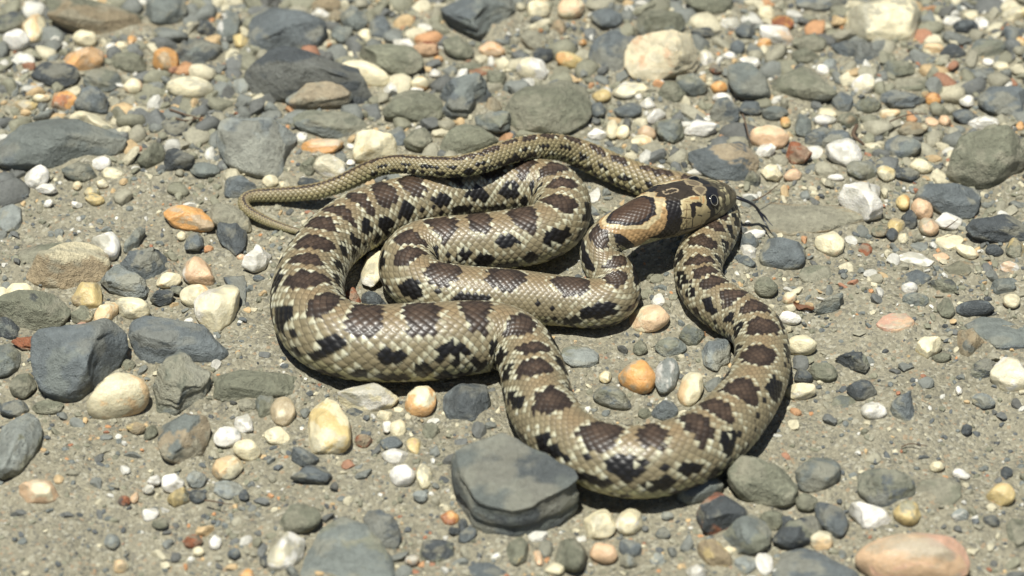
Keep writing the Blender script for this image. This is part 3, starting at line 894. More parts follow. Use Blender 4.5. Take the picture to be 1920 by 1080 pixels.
P 240,613 263,590 300,588 367,600 417,633 430,650 423,670 393,684 360,672 293,684 253,663 ; B b | smooth oval blue-grey slate, largest stone left of the snake | smooth oval slate
P 287,722 300,670 333,655 363,670 397,705 386,746 330,777 286,774 ; G+O a | ridge-topped grey wedge in front of the smooth oval slate | ridge-topped wedge
P 399,708 450,695 540,700 573,715 566,735 500,753 420,757 397,737 ; O b | low olive stone lying under the lower left coil | low olive stone
P 162,772 180,735 210,703 250,700 281,730 275,762 230,786 185,789 ; C r | large smooth cream egg pebble in front of the slate boulder | large cream egg
E 238 684 36 28 0 O+N b
E 12 672 64 66 0 G+O b
E 42 718 56 50 0 O+Y b
E 12 615 62 44 0 D+G b
E 517 677 34 14 15 R+N f
P 1570,368 1600,345 1657,339 1650,375 1657,395 1625,414 1600,396 ; W a | large white quartz chip with a pointed lower end | large white chip
E 1693 376 26 30 0 Y+R r
E 1729 388 46 40 40 H r | peach pebble in a cluster beside the white three-sided chip | clustered peach pebble
E 1741 421 40 36 0 H+N r
P 1712,352 1740,338 1800,338 1841,360 1836,390 1820,406 1780,397 1730,376 ; B b | blue-grey stone below the squat olive rock | blue-grey stone under the olive rock
E 1780 410 58 36 0 W b | white three-sided chip right of the peach cluster | white three-sided chip
E 1705 408 32 40 -30 D b
P 1810,433 1830,417 1897,400 1930,410 1930,450 1880,457 1827,457 ; D+B b | dark slate block at the right edge | right-edge dark slate
E 1680 420 40 30 0 Y+N b
E 1673 437 24 26 0 D b
E 1650 430 36 28 0 O+N b
E 1693 447 22 22 0 C b
P 1385,402 1440,372 1530,378 1600,385 1640,408 1560,430 1480,442 1400,432 ; S+N f | low flat slab with a brown stain in front of the tongue | flat stained slab
E 1415 437 40 20 -5 W r | small white oval pebble in front of the tongue tip | white oval by the tongue
P 1425,470 1437,450 1470,443 1503,453 1512,477 1503,503 1467,505 1423,493 ; B+S b | round-backed slate with a sandy lower edge right of the snake's far coil | round-backed slate
P 1527,457 1537,440 1573,433 1585,447 1580,470 1563,482 1540,470 ; C+H b | pale peach pebble right of the round-backed slate | pale peach pebble
E 1402 474 42 26 35 W a
E 1404 450 38 42 0 B b
E 1396 492 46 24 20 B+G b
E 1622 467 28 28 20 T f
E 1437 537 48 42 0 O b
E 1530 515 74 42 -10 O+S f
E 1717 487 78 36 5 W+S f
E 1763 480 36 18 10 H f
E 1800 507 62 34 0 N+O f
E 1815 470 48 28 25 C b
E 1780 450 56 32 0 C+S f
E 1865 468 36 24 0 D r
E 1903 467 40 44 0 O+Y b
E 1893 503 42 28 0 W+H b
E 1880 537 54 38 0 G+O b
E 1717 523 66 32 -5 B f
E 1772 540 60 36 10 O+D a
E 1705 543 32 26 0 W r
E 1717 567 52 30 0 G+O b
E 1773 577 38 40 0 O b
E 1828 577 76 32 -3 D+B r | dark blue-grey oval stone above the sunken slate at the right | dark blue oval
E 1897 563 34 28 0 C r
P 1807,607 1840,590 1880,593 1930,617 1930,657 1863,657 1843,640 ; G+B f | sunken grey slate slab at the right edge | sunken slate
P 1795,660 1800,610 1827,617 1847,637 1843,650 1810,667 ; N+G a | three-sided brown-grey stone leaning on the sunken slate | three-sided brown stone
P 1715,653 1730,637 1767,630 1765,647 1740,673 ; C+Y a | cream shield-shaped chip alone on the sand | cream shield-shaped chip
E 1680 607 76 40 -5 K+H f | pinkish flat stone flush with the sand | pinkish flush stone
P 1565,660 1627,657 1632,680 1623,698 1593,685 ; D+O a | dark three-cornered stone alone on the sand | dark three-cornered stone
P 1523,590 1580,547 1582,560 1557,583 ; G a
E 1480 595 46 26 8 W r | white oval pebble touching the right coil | white oval by the right coil
E 1503 644 60 40 8 C r | cream pebble against the outside of the right coil | cream pebble by the right coil
E 1545 695 58 40 0 O b
E 1507 702 40 30 0 D b
E 1480 557 28 24 0 C+H r
P 1856,713 1870,682 1890,667 1932,670 1932,727 1885,731 ; W+C b | large white blunt stone at the right edge | right-edge white stone
E 1845 690 62 36 -20 D+O b
E 1343 662 60 66 0 L+B a | pale slate inside the right-hand loop against the coil | pale slate in the loop
E 1297 628 48 50 -30 O+G a
E 1615 734 56 42 0 D+B b | dark rounded slate above the small bright white oval | dark rounded slate
E 1766 669 38 22 0 O b
P -10,807 10,785 47,775 80,807 77,843 43,887 -10,900 ; O+L b | grey-olive boulder at the left edge above the peach wedge | left-edge olive boulder
E 27 765 62 36 -10 B b
E 90 760 68 30 0 O b
P 35,920 57,900 87,907 110,930 97,947 50,947 ; H+C b | peach-cream wedge pebble alone on the sand below the left-edge boulder | peach-cream wedge
P 295,830 297,797 320,777 347,770 383,783 395,810 383,843 360,863 320,867 300,857 ; G+N b | brown-stained grey stone left of the cream cluster | brown-stained stone
E 255 800 42 26 0 N+Y b
E 282 808 30 30 0 O b
E 457 795 42 44 -10 W a | white cube-like chip at the top of the cream cluster | white cube-like chip
E 426 816 56 38 -22 W+L r | white pebble on the near side of the cube-like chip | white pebble by the cube-like chip
E 463 841 56 40 15 C r | cream pebble at the right of the cream cluster | right cream cluster pebble
E 427 871 58 54 -30 C b | cream rounded pebble nearest in the cream cluster | nearest cream cluster pebble
E 497 764 42 48 0 O+G b
E 530 773 50 56 0 C+N r | pale tan round pebble below the low olive stone | pale tan round pebble
E 520 813 52 34 5 C+S b
E 463 762 36 28 0 S b
P 577,802 585,770 600,750 625,747 640,770 659,800 656,846 600,852 576,840 ; Y+C b | lumpy yellow stone left of the small pebbles below the lower coil | lumpy yellow stone
E 572 859 54 38 10 B a
P 543,903 563,877 607,870 623,890 617,907 ; D+B a | dark slate chip with a sharp front edge near the lumpy yellow stone | sharp dark chip
E 288 895 30 26 0 W a
E 277 912 24 22 -30 W b
E 323 897 48 36 -15 W+C b
E 368 893 42 38 0 L+B b
P 312,930 320,913 353,907 355,930 327,947 ; O+Y a
E 427 915 66 36 5 L+B f
E 370 927 34 28 0 D+B b
E 457 925 24 22 0 D b
P 557,1095 573,1030 600,985 640,963 690,985 735,1050 742,1095 ; G+O f | broad flat grey slab cut off by the near edge | near-edge grey slab
E 562 972 78 58 10 O+N b | olive-brown stone behind the white tooth-shaped pebble | olive-brown stone
P 500,1063 513,1020 543,993 573,1007 570,1040 550,1063 513,1068 ; W+C b | white tooth-shaped pebble beside the near-edge slab | white tooth-shaped pebble
E 497 1048 22 30 0 D a
E 463 1073 32 26 0 R+N b
E 233 938 24 22 0 T+D r
E 252 930 16 24 0 H b
E 283 963 34 26 -20 W b
E 362 1008 38 28 0 T+O b
E 403 1012 26 28 0 W b
E 210 1013 34 32 0 L b
E 438 1035 28 22 0 B+D b
E 227 1058 32 26 0 C b
E 372 1030 24 20 0 C r
E 300 980 36 22 0 O b
P 633,747 645,725 690,716 735,721 749,738 735,759 695,774 650,766 ; C+W b | long cream pebble lying under the lower coil | long cream pebble
E 789 752 60 60 0 C+R r | round cream pebble left of the six-sided slate | round cream pebble
P 830,757 843,727 880,720 907,727 920,750 907,783 887,802 853,797 837,780 ; B+D b | six-sided dark slate below the kink of the body | six-sided slate
E 670 773 44 22 5 D f
E 722 778 32 22 0 C b
E 725 800 18 26 0 W b
E 746 802 32 36 10 C+S r
E 682 826 34 28 0 T+N b | small brown pebble right of the lumpy yellow stone | small brown pebble
E 735 830 44 28 0 B+D b | small blue-black chip above white pebbles | small blue-black chip
E 776 838 32 36 0 Y+H b
E 741 858 60 32 5 W b
E 755 892 50 44 0 W r | round white button pebble | white button pebble
E 796 895 32 50 5 C+S r
E 788 930 28 24 0 L r
E 807 812 38 42 10 S+O b
P 845,856 870,838 940,809 976,824 1030,872 1078,914 1086,936 1048,974 1000,1000 958,1006 910,991 888,974 868,930 850,892 ; G+D k | big grey block with a dark broken front under the lower coil | big grey block
E 842 967 38 30 15 R+T b | orange-red pebble at the corner of the big grey block | orange-red pebble
E 868 982 20 28 0 D b
E 853 991 28 20 0 D a
E 877 1001 42 26 -35 B b
E 820 1027 70 44 0 D+O b | dark olive lump in front of the dark cut block | dark olive lump
P 680,970 687,950 710,948 753,993 753,1017 720,1023 697,1010 ; B+D a | dark cut block left of the orange-red pebble | dark cut block
E 970 1035 46 58 0 O+Y b
E 1073 1037 68 62 25 O b
E 1023 1028 30 38 0 G b
E 1010 1045 18 32 -15 H+K b
E 1040 1063 40 24 15 C b
E 1132 1032 58 38 20 H+N r | tan-orange pebble below the two cream pebbles | tan-orange pebble
E 1180 1025 50 34 25 B b
E 1126 981 64 66 0 C b | cream six-sided pebble, left one of a touching pair below the loop | left cream pair pebble
E 1180 976 56 56 0 C+W b | pale cream pebble, right one of a touching pair below the loop | right cream pair pebble
E 1243 997 34 26 20 B+G b
E 1177 1050 36 28 0 S+L b
E 1234 1047 36 32 0 L+C b
E 913 1069 80 36 3 B f
E 773 1043 28 22 0 H+W r
E 1252 965 26 18 0 L b
P 1111,737 1120,722 1150,721 1184,750 1181,766 1155,766 1114,749 ; B+O b | dark green-grey pebble inside the loop below the orange pebble | dark pebble in the loop
P 1159,697 1185,675 1215,673 1231,690 1229,720 1215,738 1190,734 1162,713 ; R+H r | shiny orange pebble inside the loop | orange loop pebble
E 1250 706 44 70 20 L+W r | pale grey oval touching the shiny orange pebble | pale grey oval
E 1295 729 46 70 22 C r | cream oval inside the loop nearest the right coil | cream loop oval
E 1245 770 52 46 0 B+L b
E 1210 776 32 22 0 O b
E 1217 598 78 54 5 C+H r | cream egg pebble at the end of the inner coil | cream egg by the inner coil
E 1200 650 32 32 0 O b
E 1085 668 84 48 0 L+O f
E 1135 701 28 24 0 C+Y b
E 1260 650 64 44 0 G+O b
P 676,500 690,474 716,469 726,482 720,520 700,538 678,526 ; C+W b | cream long pebble in the gap between the left coil and the inner coil | cream pebble in the coil gap
E 738 448 40 26 -10 C+W b
E 660 554 38 44 -20 T b | red-brown pebble peeping between the coils | red-brown coil pebble
E 700 562 58 38 20 D+B b
P 1363,900 1377,863 1407,851 1437,863 1447,880 1493,873 1497,920 1480,950 1430,947 1383,933 ; O+S b | lumpy olive rock at the near side of the loop | lumpy olive rock
P 1490,877 1513,862 1560,856 1577,873 1570,900 1540,920 1500,923 ; G+O b | banded grey oval stone right of the lumpy olive rock | banded grey oval
P 1607,920 1617,883 1640,875 1673,890 1713,923 1717,940 1680,953 1640,947 ; B+O b | slanting grey-brown stone above the white quartz and yellow pebble | slanting grey-brown stone
E 1760 927 92 64 0 S+O f
P 1590,950 1607,940 1640,947 1673,967 1670,987 1647,997 1613,990 ; W a | sparkling white quartz piece left of the yellow round pebble | sparkling white quartz
E 1700 967 54 50 0 Y+O r | yellow round pebble beside the sparkling quartz | yellow round pebble
E 1877 927 56 48 0 Y+H r | yellow-peach round pebble alone near the right edge | yellow-peach round pebble
P 1527,937 1567,947 1593,973 1587,1003 1567,1008 1527,977 ; B+D b
E 1513 938 48 38 0 O b
P 1448,1013 1467,990 1520,963 1543,983 1527,1010 1480,1027 ; D+O b | dark slanted slate in front of the stone heap | dark slanted slate
E 1540 1012 46 42 0 C b
P 1305,967 1317,937 1347,923 1373,937 1410,960 1400,973 1357,1003 1320,1007 ; D+T b | dark speckled stone with a rusty side near the loop | rusty-sided dark stone
P 1350,1003 1380,973 1417,963 1447,1003 1443,1030 1407,1040 1380,1033 ; G+O b | pale grey lump in front of the rusty-sided dark stone | pale grey lump
E 1447 970 52 42 0 O b
E 1475 973 36 32 0 D b
P 1268,932 1280,895 1330,880 1357,910 1332,932 1290,946 ; G+O b | grey stone the loop rests on beside the lumpy olive rock | grey stone under the loop
P 1602,1033 1627,1010 1673,998 1730,1000 1797,1017 1820,1043 1815,1090 1780,1100 1640,1095 ; H+K r | large smooth salmon-peach oval in the near corner | salmon-peach oval
P 1450,1060 1473,1033 1520,1027 1560,1043 1613,1077 1615,1095 1445,1095 ; B f | blue-grey slab at the near edge left of the salmon oval | near-edge blue slab
P 1307,1020 1340,1008 1373,1047 1370,1067 1330,1063 ; N+Y r
E 1433 1057 38 46 -15 W b | white chip near the near-edge blue slab | near white chip
E 1305 1076 46 36 0 W b
E 1368 1033 28 22 0 C b
E 1398 1058 42 36 0 L+C b
E 1638 773 48 34 0 W r | small bright white oval on the sand below the dark rounded slate | bright white oval
P 1668,767 1677,737 1700,733 1717,770 1700,795 1673,782 ; B+G a | grey diamond-shaped slate right of the bright white oval | diamond slate
E 1813 800 22 22 0 D r
E 1888 883 26 26 0 D b
E 1790 900 24 20 0 D b
E 1757 873 30 22 0 C b
E 1803 883 36 24 20 W a
E 1860 977 36 24 20 D b
E 1908 1000 50 60 0 O+S f
E 1800 968 42 28 0 L+W b
E 1503 731 60 34 0 C+W b | cream pebble with a small orange dimple below the dark three-cornered stone | dimpled cream pebble
E 1845 746 46 32 0 L+C b
E 1798 730 16 18 0 W b
E 1580 757 52 36 0 O+G f
"""
FAM = {'D': ((88, 93, 94), 'dark slate'), 'B': ((119, 126, 126), 'blue-grey'), 'G': ((134, 140, 133), 'grey'), 'L': ((166, 171, 164), 'light grey'), 'O': ((146, 147, 126), 'olive-grey'),
       'N': ((184, 166, 134), 'tan-brown'), 'S': ((176, 172, 150), 'sandy'), 'C': ((238, 227, 190), 'cream'), 'W': ((238, 234, 222), 'white'), 'Y': ((230, 206, 146), 'yellow'),
       'R': ((230, 174, 108), 'orange'), 'H': ((236, 200, 160), 'peach'), 'T': ((178, 116, 84), 'rust-red'), 'K': ((220, 176, 150), 'pink')}
SHP = dict(r=dict(p=2.1, tf=.66, noise=.055, planes=7, d0=.80, d1=.97), b=dict(p=2.7, tf=.58, noise=.055, planes=14, d0=.69, d1=.94),
           a=dict(p=3.2, tf=.62, noise=.055, planes=16, d0=.62, d1=.92), k=dict(p=5.0, tf=.46, noise=.016, planes=3, d0=.86, d1=.95),
           f=dict(p=3.4, tf=.22, noise=.05, planes=4, d0=.85, d1=.98))

def radial(poly, th):
    """Distance from the origin to a polygon's outline along each direction."""
    poly = np.asarray(poly, float); out = np.full(len(th), 1e-3)
    dx, dy = np.cos(th), np.sin(th)
    for i in range(len(poly)):
        p, q = poly[i], poly[(i + 1) % len(poly)]
        e = q - p
        den = dx * e[1] - dy * e[0]
        den = np.where(np.abs(den) < 1e-9, 1e-9, den)
        t = (p[0] * e[1] - p[1] * e[0]) / den
        u = (p[0] * dy - p[1] * dx) / den
        ok = (t > 0) & (u >= -1e-6) & (u <= 1 + 1e-6)
        out = np.where(ok, np.maximum(out, t), out)
    return out

class Stone: pass
stones = []
for ln in STONES.strip().splitlines():
    parts = [q.strip() for q in ln.split('|')]
    st_ = Stone(); st_.label = parts[1] if len(parts) > 1 else None; st_.ref = parts[2] if len(parts) > 2 else None
    body = parts[0]
    n_seed = len(stones)
    rng = np.random.default_rng(100 + n_seed)
    if body[0] == 'P':
        pts, tail_ = body[1:].split(';')
        st_.poly = np.array([[float(c) for c in q.split(',')] for q in pts.split()])
        fam, shp = tail_.split()
        st_.wh = None
    else:
        _, x, y, w, hh, rot, fam, shp = body.split()
        x, y, w, hh, rot = map(float, (x, y, w, hh, rot))
        k = {'r': 14, 'b': 9, 'a': 6, 'f': 8}[shp]
        a = (np.arange(k) + rng.uniform(-.3, .3, k) * (shp != 'r')) * 2 * math.pi / k + rng.uniform(0, 6)
        rr = rng.uniform(.86, 1.06, k) if shp != 'r' else rng.uniform(.95, 1.03, k)
        ex, ey = np.cos(a) * rr * w / 2, np.sin(a) * rr * hh / 2
        r = math.radians(rot)
        st_.poly = np.stack([x + ex * math.cos(r) - ey * math.sin(r), y + ex * math.sin(r) + ey * math.cos(r)], 1)
    st_.fam, st_.shp = fam.split('+'), shp
    st_.lo, st_.hi = st_.poly.min(0), st_.poly.max(0)
    st_.c = (st_.lo + st_.hi) / 2; st_.size = st_.hi - st_.lo
    stones.append(st_)

BIG = [s for s in stones if s.ref]
SIZEW = lambda m: 'tiny' if m < 22 else 'small' if m < 38 else 'mid-sized' if m < 70 else 'large'
used = set(s.label for s in stones if s.label)
def direction(dx, dy):
    a = math.degrees(math.atan2(-dy, dx)) % 360
    return ['right of', 'up and right of', 'above', 'up and left of', 'left of', 'down and left of', 'below', 'down and right of'][int((a + 22.5) // 45) % 8]
for s in stones:
    if s.label: continue
    near = sorted(BIG, key=lambda b: np.hypot(*(b.c - s.c)))
    colr = FAM[s.fam[0]][1] + (' and ' + FAM[s.fam[1]][1] if len(s.fam) > 1 else '')
    w_, h_ = s.size
    shape = {'r': 'rounded pebble' if max(w_, h_) < 1.5 * min(w_, h_) else 'oval pebble', 'b': 'pebble' if max(w_, h_) < 45 else 'stone', 'a': 'angular chip' if max(w_, h_) < 45 else 'angular stone', 'f': 'flat half-buried stone'}[s.shp]
    for b in near[:6]:
        d = s.c - b.c
        lab = f"{SIZEW(max(w_, h_))} {colr} {shape} {direction(*d)} the {b.ref}"
        if len(lab.replace('-', ' ').split()) > 16: lab = f"{colr} {shape.split()[-1]} {direction(*d)} the {b.ref}"
        if lab not in used: break
    used.add(lab); s.label = lab

snake_px, snake_dep = project(c4[:, :3])
foot = []                                                 # ground discs taken by stones, for the loose gravel to avoid
for n_seed, s in enumerate(stones):
    rng = np.random.default_rng(1000 + n_seed)
    prm = SHP[s.shp]
    W, H = s.size
    big = max(W, H)
    v, f = ico(5 if big > 90 else 4 if big > 38 else 3)
    # normalised outline; photo down is towards the camera (-y)
    poly = (s.poly - s.c) / (s.size / 2); poly[:, 1] *= -1
    th = np.arctan2(v[:, 1], v[:, 0]); rho = np.hypot(v[:, 0], v[:, 1]); z = v[:, 2]
    Rth = radial(poly, th)
    if s.shp in 'rb':                                      # soften traced corners
        acc = Rth.copy()
        for dth_ in (-.22, -.11, .11, .22): acc += radial(poly, th + dth_)
        Rth = acc / 5
    p = prm['p']
    k = (rho ** p + np.abs(z) ** p) ** (-1 / p)
    U = np.stack([v[:, 0] * k, v[:, 1] * k, v[:, 2] * k], 1)
    for _ in range(prm['planes'] if not (s.shp == 'r' and big > 90) else 2):
        nv = rng.normal(size=3); nv[2] = abs(nv[2]) * .9 + (.15 if s.shp != 'f' else .8); nv /= np.linalg.norm(nv)
        lim = rng.uniform(prm['d0'], prm['d1']) * (np.max(U @ nv) if s.shp in 'ak' else 1.0)
        ex = np.maximum(U @ nv - lim, 0)
        U = U - ex[:, None] * nv * .96
    if s.shp == 'k':
        nv = np.array([.06, -.10, 1.0]); nv /= np.linalg.norm(nv); U = U - np.maximum(U @ nv - .60, 0)[:, None] * nv
    nz = waves(rng, 5 if big > 58 else 3, per=6, base=2.0, gain=.52)
    layer = waves(rng, 2, per=5, base=6.0)
    dsp = nz(U) * prm['noise'] * (.55 if s.shp == 'r' and big > 70 else 1.0)
    if s.shp in 'ak': dsp += .02 * np.sign(layer(U * np.array([.3, .3, 2.2])))* (big > 58)
    U = U * (1 + dsp)[:, None]
    U[:, 0] *= Rth; U[:, 1] *= Rth
    scale = FOC / ((at(*s.c) - CPOS) @ FWD)
    t = prm['tf'] * min(W, H * 1.15) / scale * rng.uniform(.9, 1.1)     # height that shows above the sand (cm)
    tilt = rng.normal(0, .10 if s.shp != 'f' else .03, 2)
    sx, sy = W / 2 / scale, H / 2 / scale / SE * .7
    g = at(s.c[0], s.c[1] + .25 * H)
    hz = t * (.66 if s.shp != 'f' else .9)
    for it in range(7):
        X = U * np.array([sx, sy, hz])
        X[:, 2] += X[:, 0] * tilt[0] + X[:, 1] * tilt[1]
        zc = t - X[:, 2].max()
        V = X + np.array([g[0], g[1], zc])
        q, _ = project(V[V[:, 2] > -.03])
        lo_, hi_ = q.min(0), q.max(0)
        sx *= W / max(hi_[0] - lo_[0], 1)
        ratio = H / max(hi_[1] - lo_[1], 1)
        if it % 2 or sy < .45 * sx:
            if sy <= .45 * sx and ratio < 1: t *= max(ratio, .7); hz *= max(ratio, .7)
            else: sy *= np.clip(ratio ** 1.3, .6, 1.6)
        else: sy *= np.clip(ratio ** 1.3, .6, 1.6)
        d = (s.lo + s.hi) / 2 - (lo_ + hi_) / 2
        g = g + np.array([d[0] / scale, -d[1] / scale / SE, 0])
    # lower stones under the body so that nothing pokes through the snake
    dpx = np.hypot(snake_px[:, 0] - s.c[0], snake_px[:, 1] - s.c[1])
    c1 = alb(*FAM[s.fam[0]][0]) * rng.uniform(.88, 1.1)
    c2 = alb(*FAM[s.fam[1]][0]) * rng.uniform(.9, 1.08) if len(s.fam) > 1 else c1 * rng.uniform(.82, 1.16)
    if s.fam[0] in 'CW': c1 = c1 * 1.14
    if s.fam == ['C']: c2 = alb(232, 190, 136) if rng.random() < .5 else c2
    if s.shp == 'k': c1 = c1 * .85
    pat = waves(rng, 3, per=6, base=1.5, gain=.6)
    fine_ = waves(rng, 3, per=6, base=9.0, gain=.7)(U)
    m = np.clip((pat(U) + .28 * fine_ - .35) / .22, 0, 1) * (.85 if len(s.fam) > 1 else .7)
    col_ = c1[None] * (1 - m[:, None]) + c2[None] * m[:, None]
    col_ = col_ * (1 + .07 * pat(U * 3.1) + .05 * fine_)[:, None]
    if s.shp != 'r' or rng.random() < .3:                  # dried silt clinging in patches
        dm = np.clip((pat(U * 1.7 + 5) + .3 * fine_ - .1) / .5, 0, 1) * rng.uniform(.25, .75)
        col_ = col_ * (1 - dm[:, None]) + alb(176, 172, 150)[None] * dm[:, None]
    mat = M_QUARTZ if s.fam[0] in 'CWYRHK' else M_OLIVE if s.fam[0] in 'ONST' else M_SLATE
    mx_ = max(W, H)
    kind = 'pebble' if (s.shp == 'r' or mx_ < 45) else ('boulder' if mx_ > 140 else 'rock' if mx_ > 90 else 'stone')
    V[:, 2] += ground_z(np.array([g[0]]), np.array([g[1]]))[0] * .6
    s.obj = mesh_obj(kind, V, f, mat, np.clip(col_, .01, .82), origin=(g[0], g[1], 0))
    tag(s.obj, s.label, kind, "stones lying on the gravel bank")
    foot.append((g[0], g[1], sx, sy))
foot = np.array(foot)

# ------------------------------------------------------------------ silt banked up round the stones
_gr = np.random.default_rng(12)
inn = np.where((np.abs(gv[:, 0]) < 26) & (np.abs(gv[:, 1]) < 23))[0]
bank = np.zeros(len(inn)); bn = _gf(gv[inn] * .6)
for (fx, fy, fa, fb) in foot:
    ext = 1.8 * max(fa, fb) + .3
    m_ = np.where((np.abs(gv[inn, 0] - fx) < ext) & (np.abs(gv[inn, 1] - fy) < ext))[0]
    d_ = np.hypot((gv[inn[m_], 0] - fx) / fa, (gv[inn[m_], 1] - fy) / fb)
    hgt_ = min(.16 * min(fa, fb), .12) * _gr.uniform(.5, 1.2)
    bank[m_] = np.maximum(bank[m_], hgt_ * np.clip(1 - (d_ - .75) / .75, 0, 1) ** 1.5)
body_lo = np.min(np.hypot(gv[inn, 0][:, None] - c4[::40, 0][None], gv[inn, 1][:, None] - c4[::40, 1][None]) - c4[::40, 3][None], axis=1)
bank *= np.clip(body_lo / .35 + .2, 0, 1) * (1 + .35 * bn)
gv[inn, 2] += bank
ground.data.vertices.foreach_set("co", (gv * CM).astype(np.float32).ravel()); ground.data.update()
_bx, _by, _bz = gv[inn, 0], gv[inn, 1], bank
_lut = np.zeros((231, 261)); _lut[np.clip(((_by + 23) / .2).astype(int), 0, 230), np.clip(((_bx + 26) / .2).astype(int), 0, 260)] = _bz
_gz0 = ground_z
def ground_z(x, y):
    return _gz0(x, y) + _lut[np.clip(((y + 23) / .2).astype(int), 0, 230), np.clip(((x + 26) / .2).astype(int), 0, 260)]

# ------------------------------------------------------------------ loose gravel and grit: too many to count
def heap(name, rng, xy, size, sub, cols, mat, lift=.18, flat=(.45, .85)):
    n = len(xy)
    bv, bf = ico(sub)
    nb = len(bv)
    protos = []
    for k in range(14):
        u = bv.copy()
        for _ in range(8 if sub > 1 else 4):
            nv = rng.normal(size=3); nv /= np.linalg.norm(nv)
            u -= np.maximum(u @ nv - rng.uniform(.42, .9), 0)[:, None] * nv
        u *= rng.uniform(.85, 1.15, (nb, 1)) if sub == 1 else 1 + .08 * waves(rng, 2, base=2.4)(u)[:, None]
        protos.append(u)
    protos = np.array(protos)
    pick = rng.integers(0, 14, n)
    U = protos[pick]
    sc = np.stack([size * rng.uniform(.8, 1.35, n), size * rng.uniform(.65, 1.05, n), size * rng.uniform(*flat, n)], 1)
    U = U * sc[:, None, :]
    # random lean, then turn
    ax = rng.normal(0, .35, n); ay = rng.normal(0, .35, n); az = rng.uniform(0, 6.28, n)
    def rot(U, a, i, j):
        c, s_ = np.cos(a)[:, None], np.sin(a)[:, None]
        x, y = U[:, :, i].copy(), U[:, :, j].copy()
        U[:, :, i] = c * x - s_ * y; U[:, :, j] = s_ * x + c * y
    rot(U, ax, 1, 2); rot(U, ay, 0, 2); rot(U, az, 0, 1)
    base = ground_z(xy[:, 0], xy[:, 1])
    U[:, :, 0] += xy[:, :1]; U[:, :, 1] += xy[:, 1:2]; U[:, :, 2] += (base + sc[:, 2] * lift)[:, None]
    F = (bf[None] + (np.arange(n) * nb)[:, None, None]).reshape(-1, 3)
    C = np.repeat(cols, nb, axis=0) * rng.uniform(.9, 1.1, (n * nb, 1))
    return mesh_obj(name, U.reshape(-1, 3), F, mat, C, smooth=False)

PAL = [((98, 105, 108), 15), ((124, 131, 128), 19), ((146, 146, 124), 22), ((172, 168, 146), 19), ((232, 223, 190), 11), ((240, 238, 226), 7), ((222, 190, 140), 5), ((214, 156, 106), 2.5), ((182, 122, 90), 1.5), ((78, 84, 88), 4)]
pc = np.array([alb(*c) for c, _ in PAL]); pw_ = np.array([w for _, w in PAL], float); pw_ /= pw_.sum()
def palette(rng, n, dull=0.0):
    c = pc[rng.choice(len(pc), n, p=pw_)] * rng.uniform(.82, 1.12, (n, 1))
    return c * (1 - dull) + alb(173, 166, 143)[None] * dull

# how thickly small stones lie: many behind the snake, few on the bare sand patches (photo pixel places)
BARE = [(150, 400, 190, 60), (330, 470, 120, 50), (480, 640, 70, 80), (120, 870, 150, 60), (250, 720, 60, 30), (90, 1010, 160, 90), (1640, 640, 190, 110), (1600, 830, 200, 60), (1800, 820, 170, 90), (1240, 480, 70, 40), (1100, 650, 120, 50), (700, 950, 120, 110), (1320, 620, 60, 60), (560, 820, 60, 120)]
def density(x, y, bare=.85):
    q, _ = project(np.stack([x, y, np.zeros_like(x)], 1))
    d = np.interp(q[:, 1], [-400, 0, 260, 360, 520, 1080, 1500], [1.0, 1.0, .95, .55, .38, .40, .5])
    d += .25 * np.clip((q[:, 0] - 1300) / 400, 0, 1) * (q[:, 1] < 620)
    for (cx, cy, a, b) in BARE:
        d *= 1 - bare * np.exp(-((q[:, 0] - cx) / a) ** 2 - ((q[:, 1] - cy) / b) ** 2)
    return np.clip(d, 0, 1)
body_xy = c4[::12, :2]; body_r = c4[::12, 3]; body_z = c4[::12, 2]
low = (body_z - body_r) < .5
body_xy, body_r = body_xy[low], body_r[low]
def clear(xy, size, k=.9):
    ok = np.ones(len(xy), bool)
    for i in range(0, len(xy), 4000):
        p = xy[i:i + 4000]
        d = (((p[:, None, 0] - foot[None, :, 0]) / (foot[None, :, 2] * .85 + size[i:i + 4000, None] * .6)) ** 2 + ((p[:, None, 1] - foot[None, :, 1]) / (foot[None, :, 3] * .85 + size[i:i + 4000, None] * .6)) ** 2)
        ok[i:i + 4000] &= (d > 1).all(1)
        e = np.hypot(p[:, None, 0] - body_xy[None, :, 0], p[:, None, 1] - body_xy[None, :, 1]) - body_r[None] * k - size[i:i + 4000, None] * .7
        ok[i:i + 4000] &= (e > 0).all(1)
    return ok
def scatter(rng, n, s_lo, s_hi, power, hx, hy, use_density=True, bare=.85):
    xy = np.stack([rng.uniform(-hx, hx, n), rng.uniform(-hy, hy, n)], 1)
    size = s_lo * (s_hi / s_lo) ** (rng.random(n) ** power)
    if use_density:
        k = rng.random(n) < density(xy[:, 0], xy[:, 1], bare); xy, size = xy[k], size[k]
    k = clear(xy, size)
    return xy[k], size[k]
def thin(xy, size, f=.72):
    """Drop stones that overlap a bigger one."""
    order = np.argsort(-size); keep = []
    cell = {}
    for i in order:
        x, y = xy[i]; cx, cy = int(x // .8), int(y // .8); ok = True
        for a in range(cx - 1, cx + 2):
            for b in range(cy - 1, cy + 2):
                for j in cell.get((a, b), ()):
                    if (xy[j, 0] - x) ** 2 + (xy[j, 1] - y) ** 2 < (f * (size[i] + size[j])) ** 2: ok = False
        if ok:
            keep.append(i); cell.setdefault((cx, cy), []).append(i)
    return np.array(keep)
rng = np.random.default_rng(77)
xy, size = scatter(rng, 17000, .11, .46, 1.6, 24, 20)
qp, _ = project(np.column_stack([xy, 0 * size]))
size = np.where(qp[:, 1] > 340, np.minimum(size, .11 + (size - .11) * .6), size)
k = thin(xy, size, .5); xy, size = xy[k], size[k]
g1 = heap("loose_gravel", rng, xy, size, 2, palette(rng, len(xy), .22), M_GRAVEL)
